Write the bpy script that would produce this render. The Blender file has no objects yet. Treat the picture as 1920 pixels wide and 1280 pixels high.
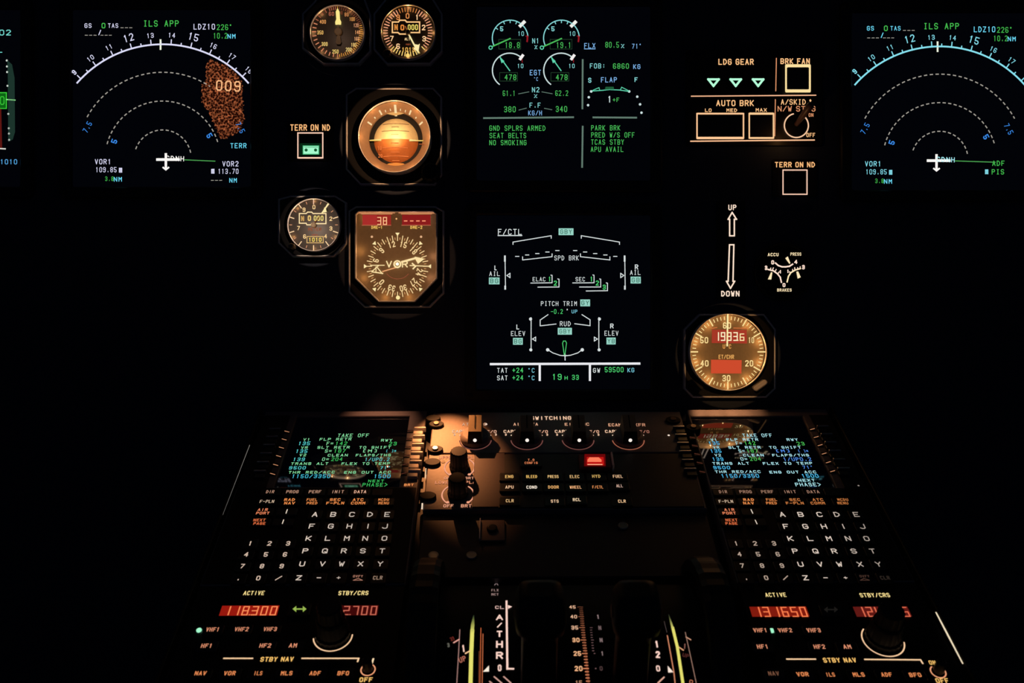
import bpy, math, random
from mathutils import Vector
random.seed(7)
C = bpy.context.scene.collection
SC = bpy.context.scene

# ---------------------------------------------------------------- camera, world, exposure
CZ = 1.15                     # eye height above the floor
CY = -0.85                    # camera stands 0.85 m in front of the instrument panel
F = 1700.0                    # focal length for a 1920 px wide frame
cam = bpy.data.cameras.new('camera'); cam.sensor_width = 36.0; cam.lens = 36.0 * F / 1920.0
cam.clip_start = 0.01
co = bpy.data.objects.new('camera', cam); C.objects.link(co)
co.location = (0, CY, CZ); co.rotation_euler = (math.pi / 2, 0, 0)
cam.dof.use_dof = True; cam.dof.focus_distance = 0.80; cam.dof.aperture_fstop = 11.0
SC.camera = co
SC.view_settings.view_transform = 'Standard'; SC.view_settings.look = 'None'
SC.view_settings.exposure = 0.0; SC.view_settings.gamma = 1.0; SC.view_settings.use_curve_mapping = False
w = bpy.data.worlds.new('world'); SC.world = w; w.use_nodes = True
w.node_tree.nodes['Background'].inputs[0].default_value = (0.35, 0.50, 1.0, 1)
w.node_tree.nodes['Background'].inputs[1].default_value = 0.010

# ---------------------------------------------------------------- materials
def lin(c):
    c /= 255.0
    return c / 12.92 if c <= 0.04045 else ((c + 0.055) / 1.055) ** 2.4
def rgb(c): return (lin(c[0]), lin(c[1]), lin(c[2]), 1)
_m = {}
def surf(name, col, rough=0.5, metal=0.0, bump=0.0, scale=400):
    m = bpy.data.materials.new(name); m.use_nodes = True
    nt = m.node_tree; b = nt.nodes['Principled BSDF']
    b.inputs['Base Color'].default_value = (*col, 1); b.inputs['Roughness'].default_value = rough
    b.inputs['Metallic'].default_value = metal
    n = nt.nodes.new('ShaderNodeTexNoise'); n.inputs['Scale'].default_value = scale; n.inputs['Detail'].default_value = 4
    tc = nt.nodes.new('ShaderNodeTexCoord'); nt.links.new(tc.outputs['Object'], n.inputs['Vector'])
    mix = nt.nodes.new('ShaderNodeMix'); mix.data_type = 'RGBA'
    mix.inputs['A'].default_value = (*[c * 0.82 for c in col], 1); mix.inputs['B'].default_value = (*[min(1, c * 1.15) for c in col], 1)
    nt.links.new(n.outputs['Fac'], mix.inputs['Factor']); nt.links.new(mix.outputs['Result'], b.inputs['Base Color'])
    if bump:
        bm_ = nt.nodes.new('ShaderNodeBump'); bm_.inputs['Strength'].default_value = bump; bm_.inputs['Distance'].default_value = 0.0003
        nt.links.new(n.outputs['Fac'], bm_.inputs['Height']); nt.links.new(bm_.outputs['Normal'], b.inputs['Normal'])
    return m
def glow(c, s=1.0):
    """lettering and symbols lit from behind, in the colour the photograph shows"""
    key = (tuple(c), s)
    if key not in _m:
        m = bpy.data.materials.new('lit_%02x%02x%02x' % tuple(int(v) for v in c)); m.use_nodes = True
        nt = m.node_tree; nt.nodes.clear()
        e = nt.nodes.new('ShaderNodeEmission'); e.inputs[0].default_value = rgb(c); e.inputs[1].default_value = s
        o = nt.nodes.new('ShaderNodeOutputMaterial'); nt.links.new(e.outputs[0], o.inputs[0])
        try: m.cycles.emission_sampling = 'NONE'
        except Exception: pass
        _m[key] = m
    return _m[key]
PANEL = surf('panel_paint_blue_grey', (0.035, 0.045, 0.07), 0.7, 0, 0.2)
PLATE = surf('console_plate_grey_brown', (0.20, 0.165, 0.16), 0.55, 0, 0.25)
DARK = surf('dark_plastic', (0.018, 0.017, 0.018), 0.45)
BLACK = surf('matt_black', (0.006, 0.006, 0.007), 0.6)
for _q in (PANEL, BLACK, DARK): _q.node_tree.nodes['Principled BSDF'].inputs['Specular IOR Level'].default_value = 0.2
KEY = surf('key_cap_black', (0.012, 0.012, 0.012), 0.4)
GREYK = surf('key_cap_light_grey', (0.62, 0.56, 0.50), 0.5)
EDGE = surf('worn_metal_edge', (0.88, 0.84, 0.80), 0.4, 0.0)
METAL = surf('brushed_metal', (0.55, 0.52, 0.50), 0.3, 0.9)
FACE = surf('dial_face_black', (0.05, 0.045, 0.04), 0.5)
BROWNF = surf('dial_face_brown', (0.25, 0.20, 0.13), 0.85)
FLOORM = surf('floor_carpet', (0.06, 0.06, 0.07), 0.9, 0, 0.5)
SKY = surf('ball_sky_cream', (0.72, 0.66, 0.42), 0.5)
EARTH = surf('ball_earth_brown', (0.50, 0.17, 0.05), 0.5)
RING = surf('attitude_ring_brown', (0.30, 0.20, 0.13), 0.4)
WHITE = surf('white_paint', (0.8, 0.78, 0.72), 0.5)
def screen_mat():
    m = bpy.data.materials.new('display_glass'); m.use_nodes = True
    b = m.node_tree.nodes['Principled BSDF']
    b.inputs['Base Color'].default_value = (0.003, 0.003, 0.004, 1); b.inputs['Roughness'].default_value = 0.03
    b.inputs['IOR'].default_value = 2.2
    b.inputs['Emission Color'].default_value = (0.1, 0.15, 0.6, 1); b.inputs['Emission Strength'].default_value = 0.0008
    return m
SCREEN = screen_mat()
def terrain_mat():
    m = bpy.data.materials.new('terrain_speckle'); m.use_nodes = True
    nt = m.node_tree; nt.nodes.clear()
    tc = nt.nodes.new('ShaderNodeTexCoord'); v = nt.nodes.new('ShaderNodeTexVoronoi'); v.inputs['Scale'].default_value = 480
    n = nt.nodes.new('ShaderNodeTexNoise'); n.inputs['Scale'].default_value = 900; n.inputs['Detail'].default_value = 3
    nt.links.new(tc.outputs['Object'], v.inputs['Vector']); nt.links.new(tc.outputs['Object'], n.inputs['Vector'])
    mul = nt.nodes.new('ShaderNodeMath'); mul.operation = 'MULTIPLY'
    nt.links.new(v.outputs['Distance'], mul.inputs[0]); nt.links.new(n.outputs['Fac'], mul.inputs[1])
    r = nt.nodes.new('ShaderNodeValToRGB'); r.color_ramp.elements[0].position = 0.20; r.color_ramp.elements[0].color = (0.012, 0.002, 0.001, 1)
    r.color_ramp.elements[1].position = 0.62; r.color_ramp.elements[1].color = (0.66, 0.17, 0.06, 1)
    nt.links.new(mul.outputs[0], r.inputs[0])
    e = nt.nodes.new('ShaderNodeEmission'); nt.links.new(r.outputs[0], e.inputs[0])
    o = nt.nodes.new('ShaderNodeOutputMaterial'); nt.links.new(e.outputs[0], o.inputs[0])
    m.cycles.emission_sampling = 'NONE'
    return m
TERRAIN = terrain_mat()

# ---------------------------------------------------------------- surfaces that carry the units
class Plane:
    """origin o, unit axes u (right), v (up the surface), n (towards the crew)"""
    def __init__(s, o, u, v):
        s.o = Vector(o); s.v = Vector(v).normalized(); u = Vector(u)
        s.u = (u - s.v * u.dot(s.v)).normalized(); s.n = s.u.cross(s.v).normalized()
    def pt(s, u, v, h=0): return s.o + s.u * u + s.v * v + s.n * h
    def inv(s, px, py, h=0):
        d = Vector(((px - 960) / F, 1, (640 - py) / F)); c = Vector((0, CY, CZ))
        q = s.o + s.n * h
        k = (q - c).dot(s.n) / d.dot(s.n)
        p = c + d * k - q
        return p.dot(s.u), p.dot(s.v)
class Arc:
    """the humped top of the thrust quadrant: a cylinder lying across the console"""
    def __init__(s, pl, v0, h0, R):
        s.n = pl.n; s.t = pl.v; s.u = pl.u; s.R = R; s.c = pl.pt(0, v0, h0 - R); s.pl = pl
    def pt(s, u, v, h=0):
        g = v / s.R
        return s.c + s.u * u + (s.n * math.cos(g) + s.t * math.sin(g)) * (s.R + h)
    def inv(s, px, py, h=0):
        d = Vector(((px - 960) / F, 1, (640 - py) / F)); c = Vector((0, CY, CZ)) - s.c
        a = Vector((d.dot(s.t), d.dot(s.n))); b = Vector((c.dot(s.t), c.dot(s.n)))
        A = a.dot(a); B = a.dot(b); CC = b.dot(b) - (s.R + h) ** 2
        disc = max(0.0, B * B - A * CC)
        k = (-B - math.sqrt(disc)) / A
        p = c + d * k
        return p.dot(s.u), s.R * math.atan2(p.dot(s.t), p.dot(s.n))
MAIN = Plane((0, 0, CZ), (1, 0, 0), (0, 0, 1))
D0 = 0.835
PED = Plane((0, CY + D0, CZ - 130 / F * D0), (1, 0, 0), (-15, 1700, 1040))
# hump: fitted so that the equal steps of the lever scale fall where they are seen
_v1 = PED.inv(960, 1138, 0.010)[1]; _v2 = PED.inv(960, 1252, 0.010)[1]
RQ = 0.105
QUAD = Arc(PED, (_v1 + _v2) / 2, 0.010 + RQ - math.sqrt(RQ * RQ - (_v1 - _v2) ** 2 / 4), RQ)

# ---------------------------------------------------------------- stroke lettering
G = {'A': '00 26 40;12 32', 'B': '00 06 36 45 44 33 03;33 42 41 30 00', 'C': '45 36 16 05 01 10 30 41', 'D': '00 06 26 44 42 20 00',
 'E': '46 06 00 40;03 33', 'F': '46 06 00;03 33', 'G': '45 36 16 05 01 10 30 41 43 23', 'H': '00 06;40 46;03 43', 'I': '20 26', 'J': '46 41 30 10 01',
 'K': '00 06;46 02;13 40', 'L': '06 00 40', 'M': '00 06 23 46 40', 'N': '00 06 40 46', 'O': '16 36 45 41 30 10 01 05 16', 'P': '00 06 36 45 44 33 03',
 'Q': '16 36 45 41 30 10 01 05 16;22 40', 'R': '00 06 36 45 44 33 03;23 40', 'S': '45 36 16 05 04 13 33 42 41 30 10 01', 'T': '06 46;26 20',
 'U': '06 01 10 30 41 46', 'V': '06 20 46', 'W': '06 10 24 30 46', 'X': '00 46;06 40', 'Y': '06 23 46;23 20', 'Z': '06 46 00 40',
 '0': '16 36 45 41 30 10 01 05 16', '1': '15 26 20', '2': '05 16 36 45 44 00 40', '3': '05 16 36 45 44 33 13;33 42 41 30 10 01', '4': '30 36 02 42',
 '5': '46 06 03 33 42 41 30 10 01', '6': '45 36 16 05 01 10 30 41 42 33 03', '7': '06 46 10', '8': '13 04 05 16 36 45 44 33 13 02 01 10 30 41 42 33',
 '9': '01 10 30 41 45 36 16 05 04 13 43', '-': '03 43', '/': '00 46', '.': '20 21', '+': '03 43;21 25', ':': '21 22;24 25', '%': '00 46;06 15;40 31',
 'o': '16 26 25 15 16', '&': '40 05 16 25 02 01 10 20 42', '<': '46 03 40', '>': '06 43 00', '=': '02 42;04 44', '[': '36 16 10 30', ']': '16 36 30 10',
 '*': '01 45;05 41;03 43', 'm': '00 06 46 40;26 20', 'i': '10 30;20 26;16 36', ',': '20 21', '^': '00 26 40 00', '_': '00 40', 'c': '44 24 20 40', '|': '20 26'}
SEG = {'0': 'abcdef', '1': 'bc', '2': 'abged', '3': 'abgcd', '4': 'fgbc', '5': 'afgcd', '6': 'afgedc', '7': 'abc', '8': 'abcdefg', '9': 'abcdfg', '-': 'g', ' ': ''}
SEGP = {'a': ((0, 2), (1, 2)), 'b': ((1, 2), (1, 1)), 'c': ((1, 1), (1, 0)), 'd': ((0, 0), (1, 0)), 'e': ((0, 1), (0, 0)), 'f': ((0, 2), (0, 1)), 'g': ((0, 1), (1, 1))}

# ---------------------------------------------------------------- mesh collector
class MB:
    def __init__(s): s.v = []; s.f = []; s.m = []; s.mats = []; s.sm = []
    def mi(s, m):
        if m not in s.mats: s.mats.append(m)
        return s.mats.index(m)
    def face(s, pts, m, sm=False):
        k = len(s.v); s.v += [Vector(p) for p in pts]; s.f.append(tuple(range(k, k + len(pts)))); s.m.append(s.mi(m)); s.sm.append(sm)
    def grid(s, rows, m, closed=True, sm=True):
        """rows of points joined by quads, each row a closed loop"""
        k = len(s.v); n = len(rows[0]); i = s.mi(m)
        for r in rows: s.v += [Vector(p) for p in r]
        for a in range(len(rows) - 1):
            for b in range(n if closed else n - 1):
                c = (b + 1) % n
                s.f.append((k + a * n + b, k + a * n + c, k + (a + 1) * n + c, k + (a + 1) * n + b)); s.m.append(i); s.sm.append(sm)
        return k
    def cap(s, k, n, m, flip=False):
        s.f.append(tuple(range(k, k + n)) if not flip else tuple(range(k + n - 1, k - 1, -1))); s.m.append(s.mi(m)); s.sm.append(False)
    def build(s, name, parent=None, origin=None, **props):
        me = bpy.data.meshes.new(name)
        o = Vector(origin) if origin is not None else (Vector(parent.location) if parent else Vector((0, 0, 0)))
        me.from_pydata([tuple(p - o) for p in s.v], [], s.f)
        for m in s.mats: me.materials.append(m)
        me.polygons.foreach_set('material_index', s.m); me.polygons.foreach_set('use_smooth', s.sm)
        me.update()
        ob = bpy.data.objects.new(name, me); C.objects.link(ob)
        if parent: ob.parent = parent
        else: ob.location = o
        for k, v in props.items(): ob[k] = v
        return ob

def inset(pts, d):
    n = len(pts); out = []
    area = sum(pts[i][0] * pts[(i + 1) % n][1] - pts[(i + 1) % n][0] * pts[i][1] for i in range(n))
    sg = 1 if area > 0 else -1
    for i in range(n):
        p0, p1, p2 = (Vector(pts[(i + j) % n]) for j in (-1, 0, 1))
        e1 = (p1 - p0).normalized(); e2 = (p2 - p1).normalized()
        n1 = Vector((-e1.y, e1.x)) * sg; n2 = Vector((-e2.y, e2.x)) * sg
        b = (n1 + n2)
        b = b / max(0.3, b.dot(n1)) if b.length > 1e-6 else n1
        out.append(tuple(p1 + b * d))
    return out
def rr(u0, v0, u1, v1, r, n=4):
    out = []
    for cx, cy, a in ((u1 - r, v1 - r, 0), (u0 + r, v1 - r, 90), (u0 + r, v0 + r, 180), (u1 - r, v0 + r, 270)):
        for i in range(n + 1):
            g = math.radians(a + 90 * i / n); out.append((cx + r * math.cos(g), cy + r * math.sin(g)))
    return out
def circ(u, v, r, n=40): return [(u + r * math.cos(2 * math.pi * i / n), v + r * math.sin(2 * math.pi * i / n)) for i in range(n)]
def prism(mb, S, pts, h0, h1, m, ch=0.0006, mtop=None):
    ins = inset(pts, ch)
    rows = [[S.pt(p[0], p[1], h0) for p in pts], [S.pt(p[0], p[1], h1 - ch) for p in pts], [S.pt(p[0], p[1], h1) for p in ins]]
    area = sum(pts[i][0] * pts[(i + 1) % len(pts)][1] - pts[(i + 1) % len(pts)][0] * pts[i][1] for i in range(len(pts)))
    if area < 0: rows = [list(reversed(r)) for r in rows]
    k = mb.grid(rows, m, sm=False); n = len(pts)
    mb.cap(k + 2 * n, n, mtop or m); mb.cap(k, n, m, True)
def frame(mb, S, outer, inner, h0, h1, m, ch=0.0008, mi=None):
    """a bezel: ring between two outlines with the same number of points"""
    oi = inset(outer, ch); ii = inset(inner, -ch)
    k = mb.grid([[S.pt(*p, h0) for p in outer], [S.pt(*p, h1 - ch) for p in outer], [S.pt(*p, h1) for p in oi], [S.pt(*p, h1) for p in ii]], m, sm=False)
    mb.grid([[S.pt(*p, h1) for p in ii], [S.pt(*p, h1 - ch) for p in inner], [S.pt(*p, h0) for p in inner]], mi or m, sm=False)
    mb.grid([[S.pt(*p, h0) for p in inner], [S.pt(*p, h0) for p in outer]], m, sm=False)
def lathe(mb, S, u, v, prof, m, n=32, flute=0.0, cap=True, mtop=None):
    rows = []
    for r, h in prof:
        row = []
        for i in range(n):
            g = 2 * math.pi * i / n; q = r * (1 - (flute if i % 2 else 0))
            row.append(S.pt(u + q * math.cos(g), v + q * math.sin(g), h))
        rows.append(row)
    k = mb.grid(rows, m, sm=flute == 0)
    if cap: mb.cap(k + (len(prof) - 1) * n, n, mtop or m)

class Draw:
    """draws lines, letters and shapes lying on a surface; positions come as readings (X, Y) at origin ox, oy and scale s"""
    def __init__(d, mb, S, ox=0, oy=0, s=1.0, h=0.0):
        d.mb, d.S, d.ox, d.oy, d.s, d.h = mb, S, ox, oy, s, h; d.gap = 0.42 if s == 1.0 or S is MAIN and s in (3.764, 3.556) and ox in (0, 880) else 0.30
    def at(d, X, Y): return d.S.inv(d.ox + X / d.s, d.oy + Y / d.s, d.h)
    def sc(d, X, Y):
        a = d.at(X, Y); b = d.at(X + 4, Y); c = d.at(X, Y + 4)
        return abs(b[0] - a[0]) / 4, abs(c[1] - a[1]) / 4
    def uvline(d, pts, w, m, close=False):
        if close: pts = list(pts) + [pts[0]]
        for a, b in zip(pts[:-1], pts[1:]):
            dx, dy = b[0] - a[0], b[1] - a[1]; L = math.hypot(dx, dy)
            if L < 1e-9: continue
            dx, dy = dx / L, dy / L; e = w * 0.45; nx, ny = -dy * w / 2, dx * w / 2
            a2 = (a[0] - dx * e, a[1] - dy * e); b2 = (b[0] + dx * e, b[1] + dy * e)
            P = d.S.pt
            d.mb.face([P(a2[0] + nx, a2[1] + ny, d.h), P(a2[0] - nx, a2[1] - ny, d.h), P(b2[0] - nx, b2[1] - ny, d.h), P(b2[0] + nx, b2[1] + ny, d.h)], m)
    def line(d, pts, w, m, close=False):
        su, _ = d.sc(*pts[0]); d.uvline([d.at(*p) for p in pts], w * su, m, close)
    def poly(d, pts, m): d.mb.face([d.S.pt(*d.at(*p), d.h) for p in pts], m)
    def box(d, x0, y0, x1, y1, w, m): d.line([(x0, y0), (x1, y0), (x1, y1), (x0, y1)], w, m, True)
    def disc(d, X, Y, r, m, n=14):
        su, _ = d.sc(X, Y); u, v = d.at(X, Y)
        d.mb.face([d.S.pt(p[0], p[1], d.h) for p in circ(u, v, r * su, n)], m)
    def arc(d, X, Y, r, a0, a1, w, m, dash=None, step=3.0, uv=False):
        """angles clockwise from straight up, degrees; uv: a true circle on the surface"""
        su, _ = d.sc(X, Y); c = d.at(X, Y)
        def p(a):
            g = math.radians(a); return (c[0] + r * su * math.sin(g), c[1] + r * su * math.cos(g))
        if dash:
            a = a0
            while a < a1:
                d.uvline([p(a), p(min(a + dash * 0.40, a1))], w * su, m); a += dash
        else:
            n = max(2, int(abs(a1 - a0) / step)); d.uvline([p(a0 + (a1 - a0) * i / n) for i in range(n + 1)], w * su, m)
    def radial(d, X, Y, r0, r1, a, w, m):
        su, _ = d.sc(X, Y); c = d.at(X, Y); g = math.radians(a)
        d.uvline([(c[0] + r * su * math.sin(g), c[1] + r * su * math.cos(g)) for r in (r0, r1)], w * su, m)
    def text(d, s, X, Y, H, W, m, rot=0, t=0.15, X0=None):
        """centred at X, Y; cap height H and total width W in reading units; rot clockwise degrees"""
        su, sv = d.sc(X, Y); u, v = d.at(X, Y)
        gp = d.gap; sw = 1.0 if gp > .4 else .5; units = sum(sw if c == ' ' else 1.0 for c in s) + gp * (len(s) - 1)
        h = H * sv * (1 - t); n = len(s); wt = t * H * min(sv, su * 1.3)
        cell = W * su / units; x = -W * su / 2; wt = min(wt, cell * (.21 if gp > .4 else .27)) if n > 1 else wt
        g = -math.radians(rot); cg, sg = math.cos(g), math.sin(g); cw = max(cell - wt, cell * 0.5)
        for ch in s:
            if ch in G:
                for pl in G[ch].split(';'):
                    q = []
                    for p in pl.split():
                        a = x + (cell - cw) / 2 + int(p[0]) / 4 * cw; b = (int(p[1]) / 6 - 0.5) * h
                        q.append((u + a * cg - b * sg, v + a * sg + b * cg))
                    d.uvline(q, wt, m)
            x += cell * ((sw if ch == ' ' else 1.0) + gp)
    def seg(d, s, x0, x1, Y, H, m, t=0.13):
        n = sum(1 for c in s if c != '.'); su, sv = d.sc((x0 + x1) / 2, Y); pitch = (x1 - x0) / n; k = 0
        for ch in s:
            if ch == '.':
                u, v = d.at(x0 + pitch * k - pitch * 0.1, Y + H * 0.5); d.mb.face([d.S.pt(*p, d.h) for p in circ(u, v, H * sv * t * 0.6, 8)], m); continue
            u, v = d.at(x0 + pitch * (k + 0.5), Y)
            for sg_ in SEG.get(ch, ''):
                q = [(u + (p[0] - 0.5) * pitch * su * 0.55, v + (p[1] - 1) * H * sv * 0.5) for p in SEGP[sg_]]
                d.uvline(q, H * t * sv, m)
            k += 1

def thing(name, label, cat, S, px, py, h=0, group=None, kind=None):
    o = bpy.data.objects.new(name, None); C.objects.link(o); o.location = S.pt(*S.inv(px, py, h), h)
    o.empty_display_size = 0.02; o['label'] = label; o['category'] = cat
    if group: o['group'] = group
    if kind: o['kind'] = kind
    return o
def lamp(parent, S, px, py, h, energy, col, target=None, size=None, blend=0.6, r=0.0):
    L = bpy.data.lights.new('lamp', 'SPOT' if target else 'POINT'); L.energy = energy; L.color = col; L.shadow_soft_size = r
    o = bpy.data.objects.new('lamp', L); C.objects.link(o)
    p = S.pt(*S.inv(px, py, h), h); o.location = p
    if target:
        L.spot_size = math.radians(size); L.spot_blend = blend
        o.rotation_mode = 'QUATERNION'; o.rotation_quaternion = (Vector(target) - p).to_track_quat('-Z', 'Y')
    o.parent = parent; o.location = p - parent.location
    return o
def rim_lamps(t, S, cx, cy, r, h, energy, col, angles):
    """tiny bulbs tucked inside a gauge rim; angles clockwise from the top"""
    for a in angles:
        g = math.radians(a); lamp(t, S, cx + r * math.sin(g), cy - r * math.cos(g), h, energy, col)
def added_spot(t, cx, cy, rpx, h, energy, col, dy=0):
    """added spot hanging in front of a gauge, without a fitting, its cone just wide enough for the mounting plate"""
    R = rpx * 0.0005; o = lamp(t, MAIN, cx, cy, h, energy, col, (0, 0, 0), 2 * math.degrees(math.atan(R / (h - .0065))), .06)
    u, v = MAIN.inv(cx, cy, .0065); o.location = MAIN.pt(u, v, h) - t.location
    o.rotation_quaternion = (-MAIN.n).to_track_quat('-Z', 'Y')
def uvs(S, pts, h=0): return [S.inv(x, y, h) for x, y in pts]
AMBER = (1.0, 0.46, 0.15)

# ---------------------------------------------------------------- setting
def box3(mb, x0, y0, z0, x1, y1, z1, m):
    P = [(x0, y0, z0), (x1, y0, z0), (x1, y1, z0), (x0, y1, z0), (x0, y0, z1), (x1, y0, z1), (x1, y1, z1), (x0, y1, z1)]
    for f in ((0, 3, 2, 1), (4, 5, 6, 7), (0, 1, 5, 4), (1, 2, 6, 5), (2, 3, 7, 6), (3, 0, 4, 7)): mb.face([P[i] for i in f], m)
mb = MB(); box3(mb, -1.3, -1.6, -0.02, 1.3, 0.05, 0, FLOORM); mb.build('floor', kind='structure')
mb = MB(); box3(mb, -1.3, 0.0, 0, 1.3, 0.05, 1.62, PANEL); mb.build('wall_front', kind='structure')
mb = MB(); box3(mb, -1.3, -0.16, 1.62, 1.3, 0.05, 1.70, DARK); mb.build('trim_1', kind='structure')

# ================================================================= DISPLAYS ON THE MAIN PANEL
def display(name, label, cat, x0, y0, x1, y1, draw, group=None):
    """square display unit: outer bezel, glass screen with its symbols"""
    t = thing(name, label, cat, MAIN, (x0 + x1) / 2, (y0 + y1) / 2, 0, group)
    a = MAIN.inv(x0, y1); b = MAIN.inv(x1, y0)
    e = 0.0105
    mb = MB(); frame(mb, MAIN, rr(a[0] - e, a[1] - e, b[0] + e, b[1] + e, 0.006), rr(a[0], a[1], b[0], b[1], 0.002), 0.0, 0.006, DARK, 0.0012)
    for sx in (-1, 1):
        for sy in (-1, 1):
            cu = (a[0] + b[0]) / 2 + sx * ((b[0] - a[0]) / 2 + e * 0.5); cv = (a[1] + b[1]) / 2 + sy * ((b[1] - a[1]) / 2 + e * 0.5)
            lathe(mb, MAIN, cu, cv, [(0.0022, 0.0055), (0.0022, 0.0066), (0.0016, 0.0069)], BLACK, 12)
    mb.build('bezel', t)
    mb = MB(); prism(mb, MAIN, rr(a[0] + 0.0001, a[1] + 0.0001, b[0] - 0.0001, b[1] - 0.0001, 0.002), 0.0, 0.003, SCREEN, 0.0003)
    draw(mb); mb.build('screen', t)
    return t
HS = 0.0031
def nav_display(cx, cy, R, hdg, dx, dy, W, TXT, terr, right):
    def draw(mb):
        d = Draw(mb, MAIN, h=HS); w = glow(W); g = glow((70, 190, 80)); dash = glow((165, 160, 150)); bl = glow((60, 140, 235)); cyn = glow((110, 220, 250))
        d.arc(cx, cy, R, -48.5, 48.5, 3.0, w, step=1.2)
        for k in range(-12, 13):
            hd = round(hdg / 5) * 5 + k * 5; a = hd - hdg
            if abs(a) > 48: continue
            big = hd % 10 == 0
            d.radial(cx, cy, R, R + (9 if big else 4.5), a, 1.9, w)
            if big:
                s = str(hd // 10); b30 = hd % 30 == 0 and hd in (120, 150)
                hh = 14 if b30 else 9.5; rr_ = R + (21 if b30 else 17.5)
                d.text(s, cx + rr_ * math.sin(math.radians(a)), cy - rr_ * math.cos(math.radians(a)), hh, hh * (0.62 if len(s) == 1 else 1.35), w, a, 0.18 if not b30 else 0.14)
        d.line([(cx - 4, cy - R - 8), (cx - 4, cy - R + 9)], 3.2, glow((240, 245, 225)))
        for r, a0, a1, st in ((R * .755, -61, 61 if right else 33, 3.9), (R * .503, -75, 75, 5.6), (R * .25, -70, 80, 11)):
            d.arc(cx, cy, r, a0, a1, 1.9, dash, dash=st)
        d.text('7.5', cx - R * .66, cy - R * .275, 11, 20, bl, -62, 0.16)
        d.text('5', cx - R * .425, cy - R * .15, 11, 7, bl, -70, 0.17)
        d.text('5', cx + R * .41, cy - R * .2, 11, 7, bl, 60, 0.17)
        d.text('7.5', cx + R * (.61 if right else .68), cy - R * .27, 11, 20, bl, 62, 0.16)
        if terr:
            q = [(1400, 400), (1500, 430), (1560, 480), (1600, 520), (1622, 590), (1620, 660), (1625, 760), (1628, 820), (1600, 880), (1540, 905), (1480, 930), (1450, 880), (1425, 820), (1390, 740), (1352, 690), (1345, 640), (1340, 575), (1372, 540), (1378, 440)]
            jag = []
            for (ax, ay), (bx, by) in zip(q, q[1:] + q[:1]):
                for i in range(9): jag.append((ax + (bx - ax) * i / 9 + random.uniform(-9, 9), ay + (by - ay) * i / 9 + random.uniform(-9, 9)))
            q = jag
            d2 = Draw(mb, MAIN, 0, 0, 3.556, h=HS - 0.00005); d2.poly(q, TERRAIN)
            d.text('009', 428, 161, 21, 46, glow((250, 185, 130)), 3, 0.17)
            d.text('TERR', 447, 273, 10, 30, cyn, 0, 0.17)
        # aeroplane symbol and the bearing line
        ww = glow((255, 250, 245)); X, Y = cx + (6 if not right else -6), cy + 2
        d.line([(X - 16, Y), (X + 24, Y)], 5, ww); d.line([(X, Y - 10), (X, Y + 16)], 4.5, ww); d.line([(X - 5, Y + 15), (X, Y + 19), (X + 5, Y + 15)], 3, ww)
        d.text('CDNH', X + 17, Y - 2, 10, 34, ww if not right else glow((170, 240, 250)), 2, 0.2)
        d.line([(X + 34, Y + 0.5), (cx + (104 if right else 98), cy + 5)], 1.6, glow((75, 160, 80)))
        for s, x, y, h, wd, c in TXT: d.text(s, x + dx, y + dy, h, wd, {'w': w, 'g': g, 'b': bl, 'c': cyn, 'd': dash}[c], 0, 0.15 if h > 9.6 else 0.19)
    return draw
TOP = [('GS', 165, 48, 9, 13, 'w'), ('0', 194, 48, 10, 7, 'g'), ('TAS', 212, 48, 9, 19, 'w'), ('---', 237, 52, 9, 22, 'd'), ('---', 170, 66, 9, 22, 'd'),
       ('/', 187, 61, 10, 5, 'w'), ('---', 199, 66, 9, 21, 'd'), ('iLS APP', 302, 44, 12, 66, 'g'), ('LDZ10', 383, 50, 11, 40, 'w'), ('226o', 421, 51, 11, 29, 'g'),
       ('10.2', 413, 67, 11, 26, 'g'), ('NM', 434, 68, 9, 15, 'c')]
LEFTB = [('VOR1', 193, 303, 10, 30, 'w'), ('109.85', 199, 318, 10, 39, 'w'), ('m', 226, 319, 9, 6, 'w'), ('3.8', 205, 335, 9, 16, 'g'), ('NM', 221, 336, 9, 15, 'c')]
display('navigation_display', 'navigation display with white heading arc and orange terrain patch on its right side', 'display', 138, 20, 472, 352,
        nav_display(305, 297, 214, 135.8, 0, 0, (222, 222, 250), TOP + LEFTB + [('VOR2', 432, 307, 10, 30, 'w'), ('m', 399, 321, 9, 6, 'w'), ('113.70', 428, 321, 10, 38, 'w'), ('---', 406, 338, 8, 21, 'd'), ('NM', 437, 338, 9, 14, 'c')], True, False), 'navigation displays')
TR = [(s, x + (1467 if x < 260 else 1463), y + 5, h, wd, ('c' if c == 'w' else c)) for s, x, y, h, wd, c in TOP] + [(s, x + 1446 - 2, y + 4, h, wd, c) for s, x, y, h, wd, c in LEFTB]
display('navigation_display', 'navigation display with pale cyan heading arc and no terrain patch, over the green ADF label', 'display', 1594, 26, 1928, 358,
        nav_display(1762, 299, 212, 134.0, 0, 0, (135, 225, 240), TR + [('ADF', 1872, 306, 10, 23, 'g'), ('m', 1850, 322, 9, 6, 'w'), ('PiS', 1871, 322, 10, 23, 'g')], False, True), 'navigation displays')

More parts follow.
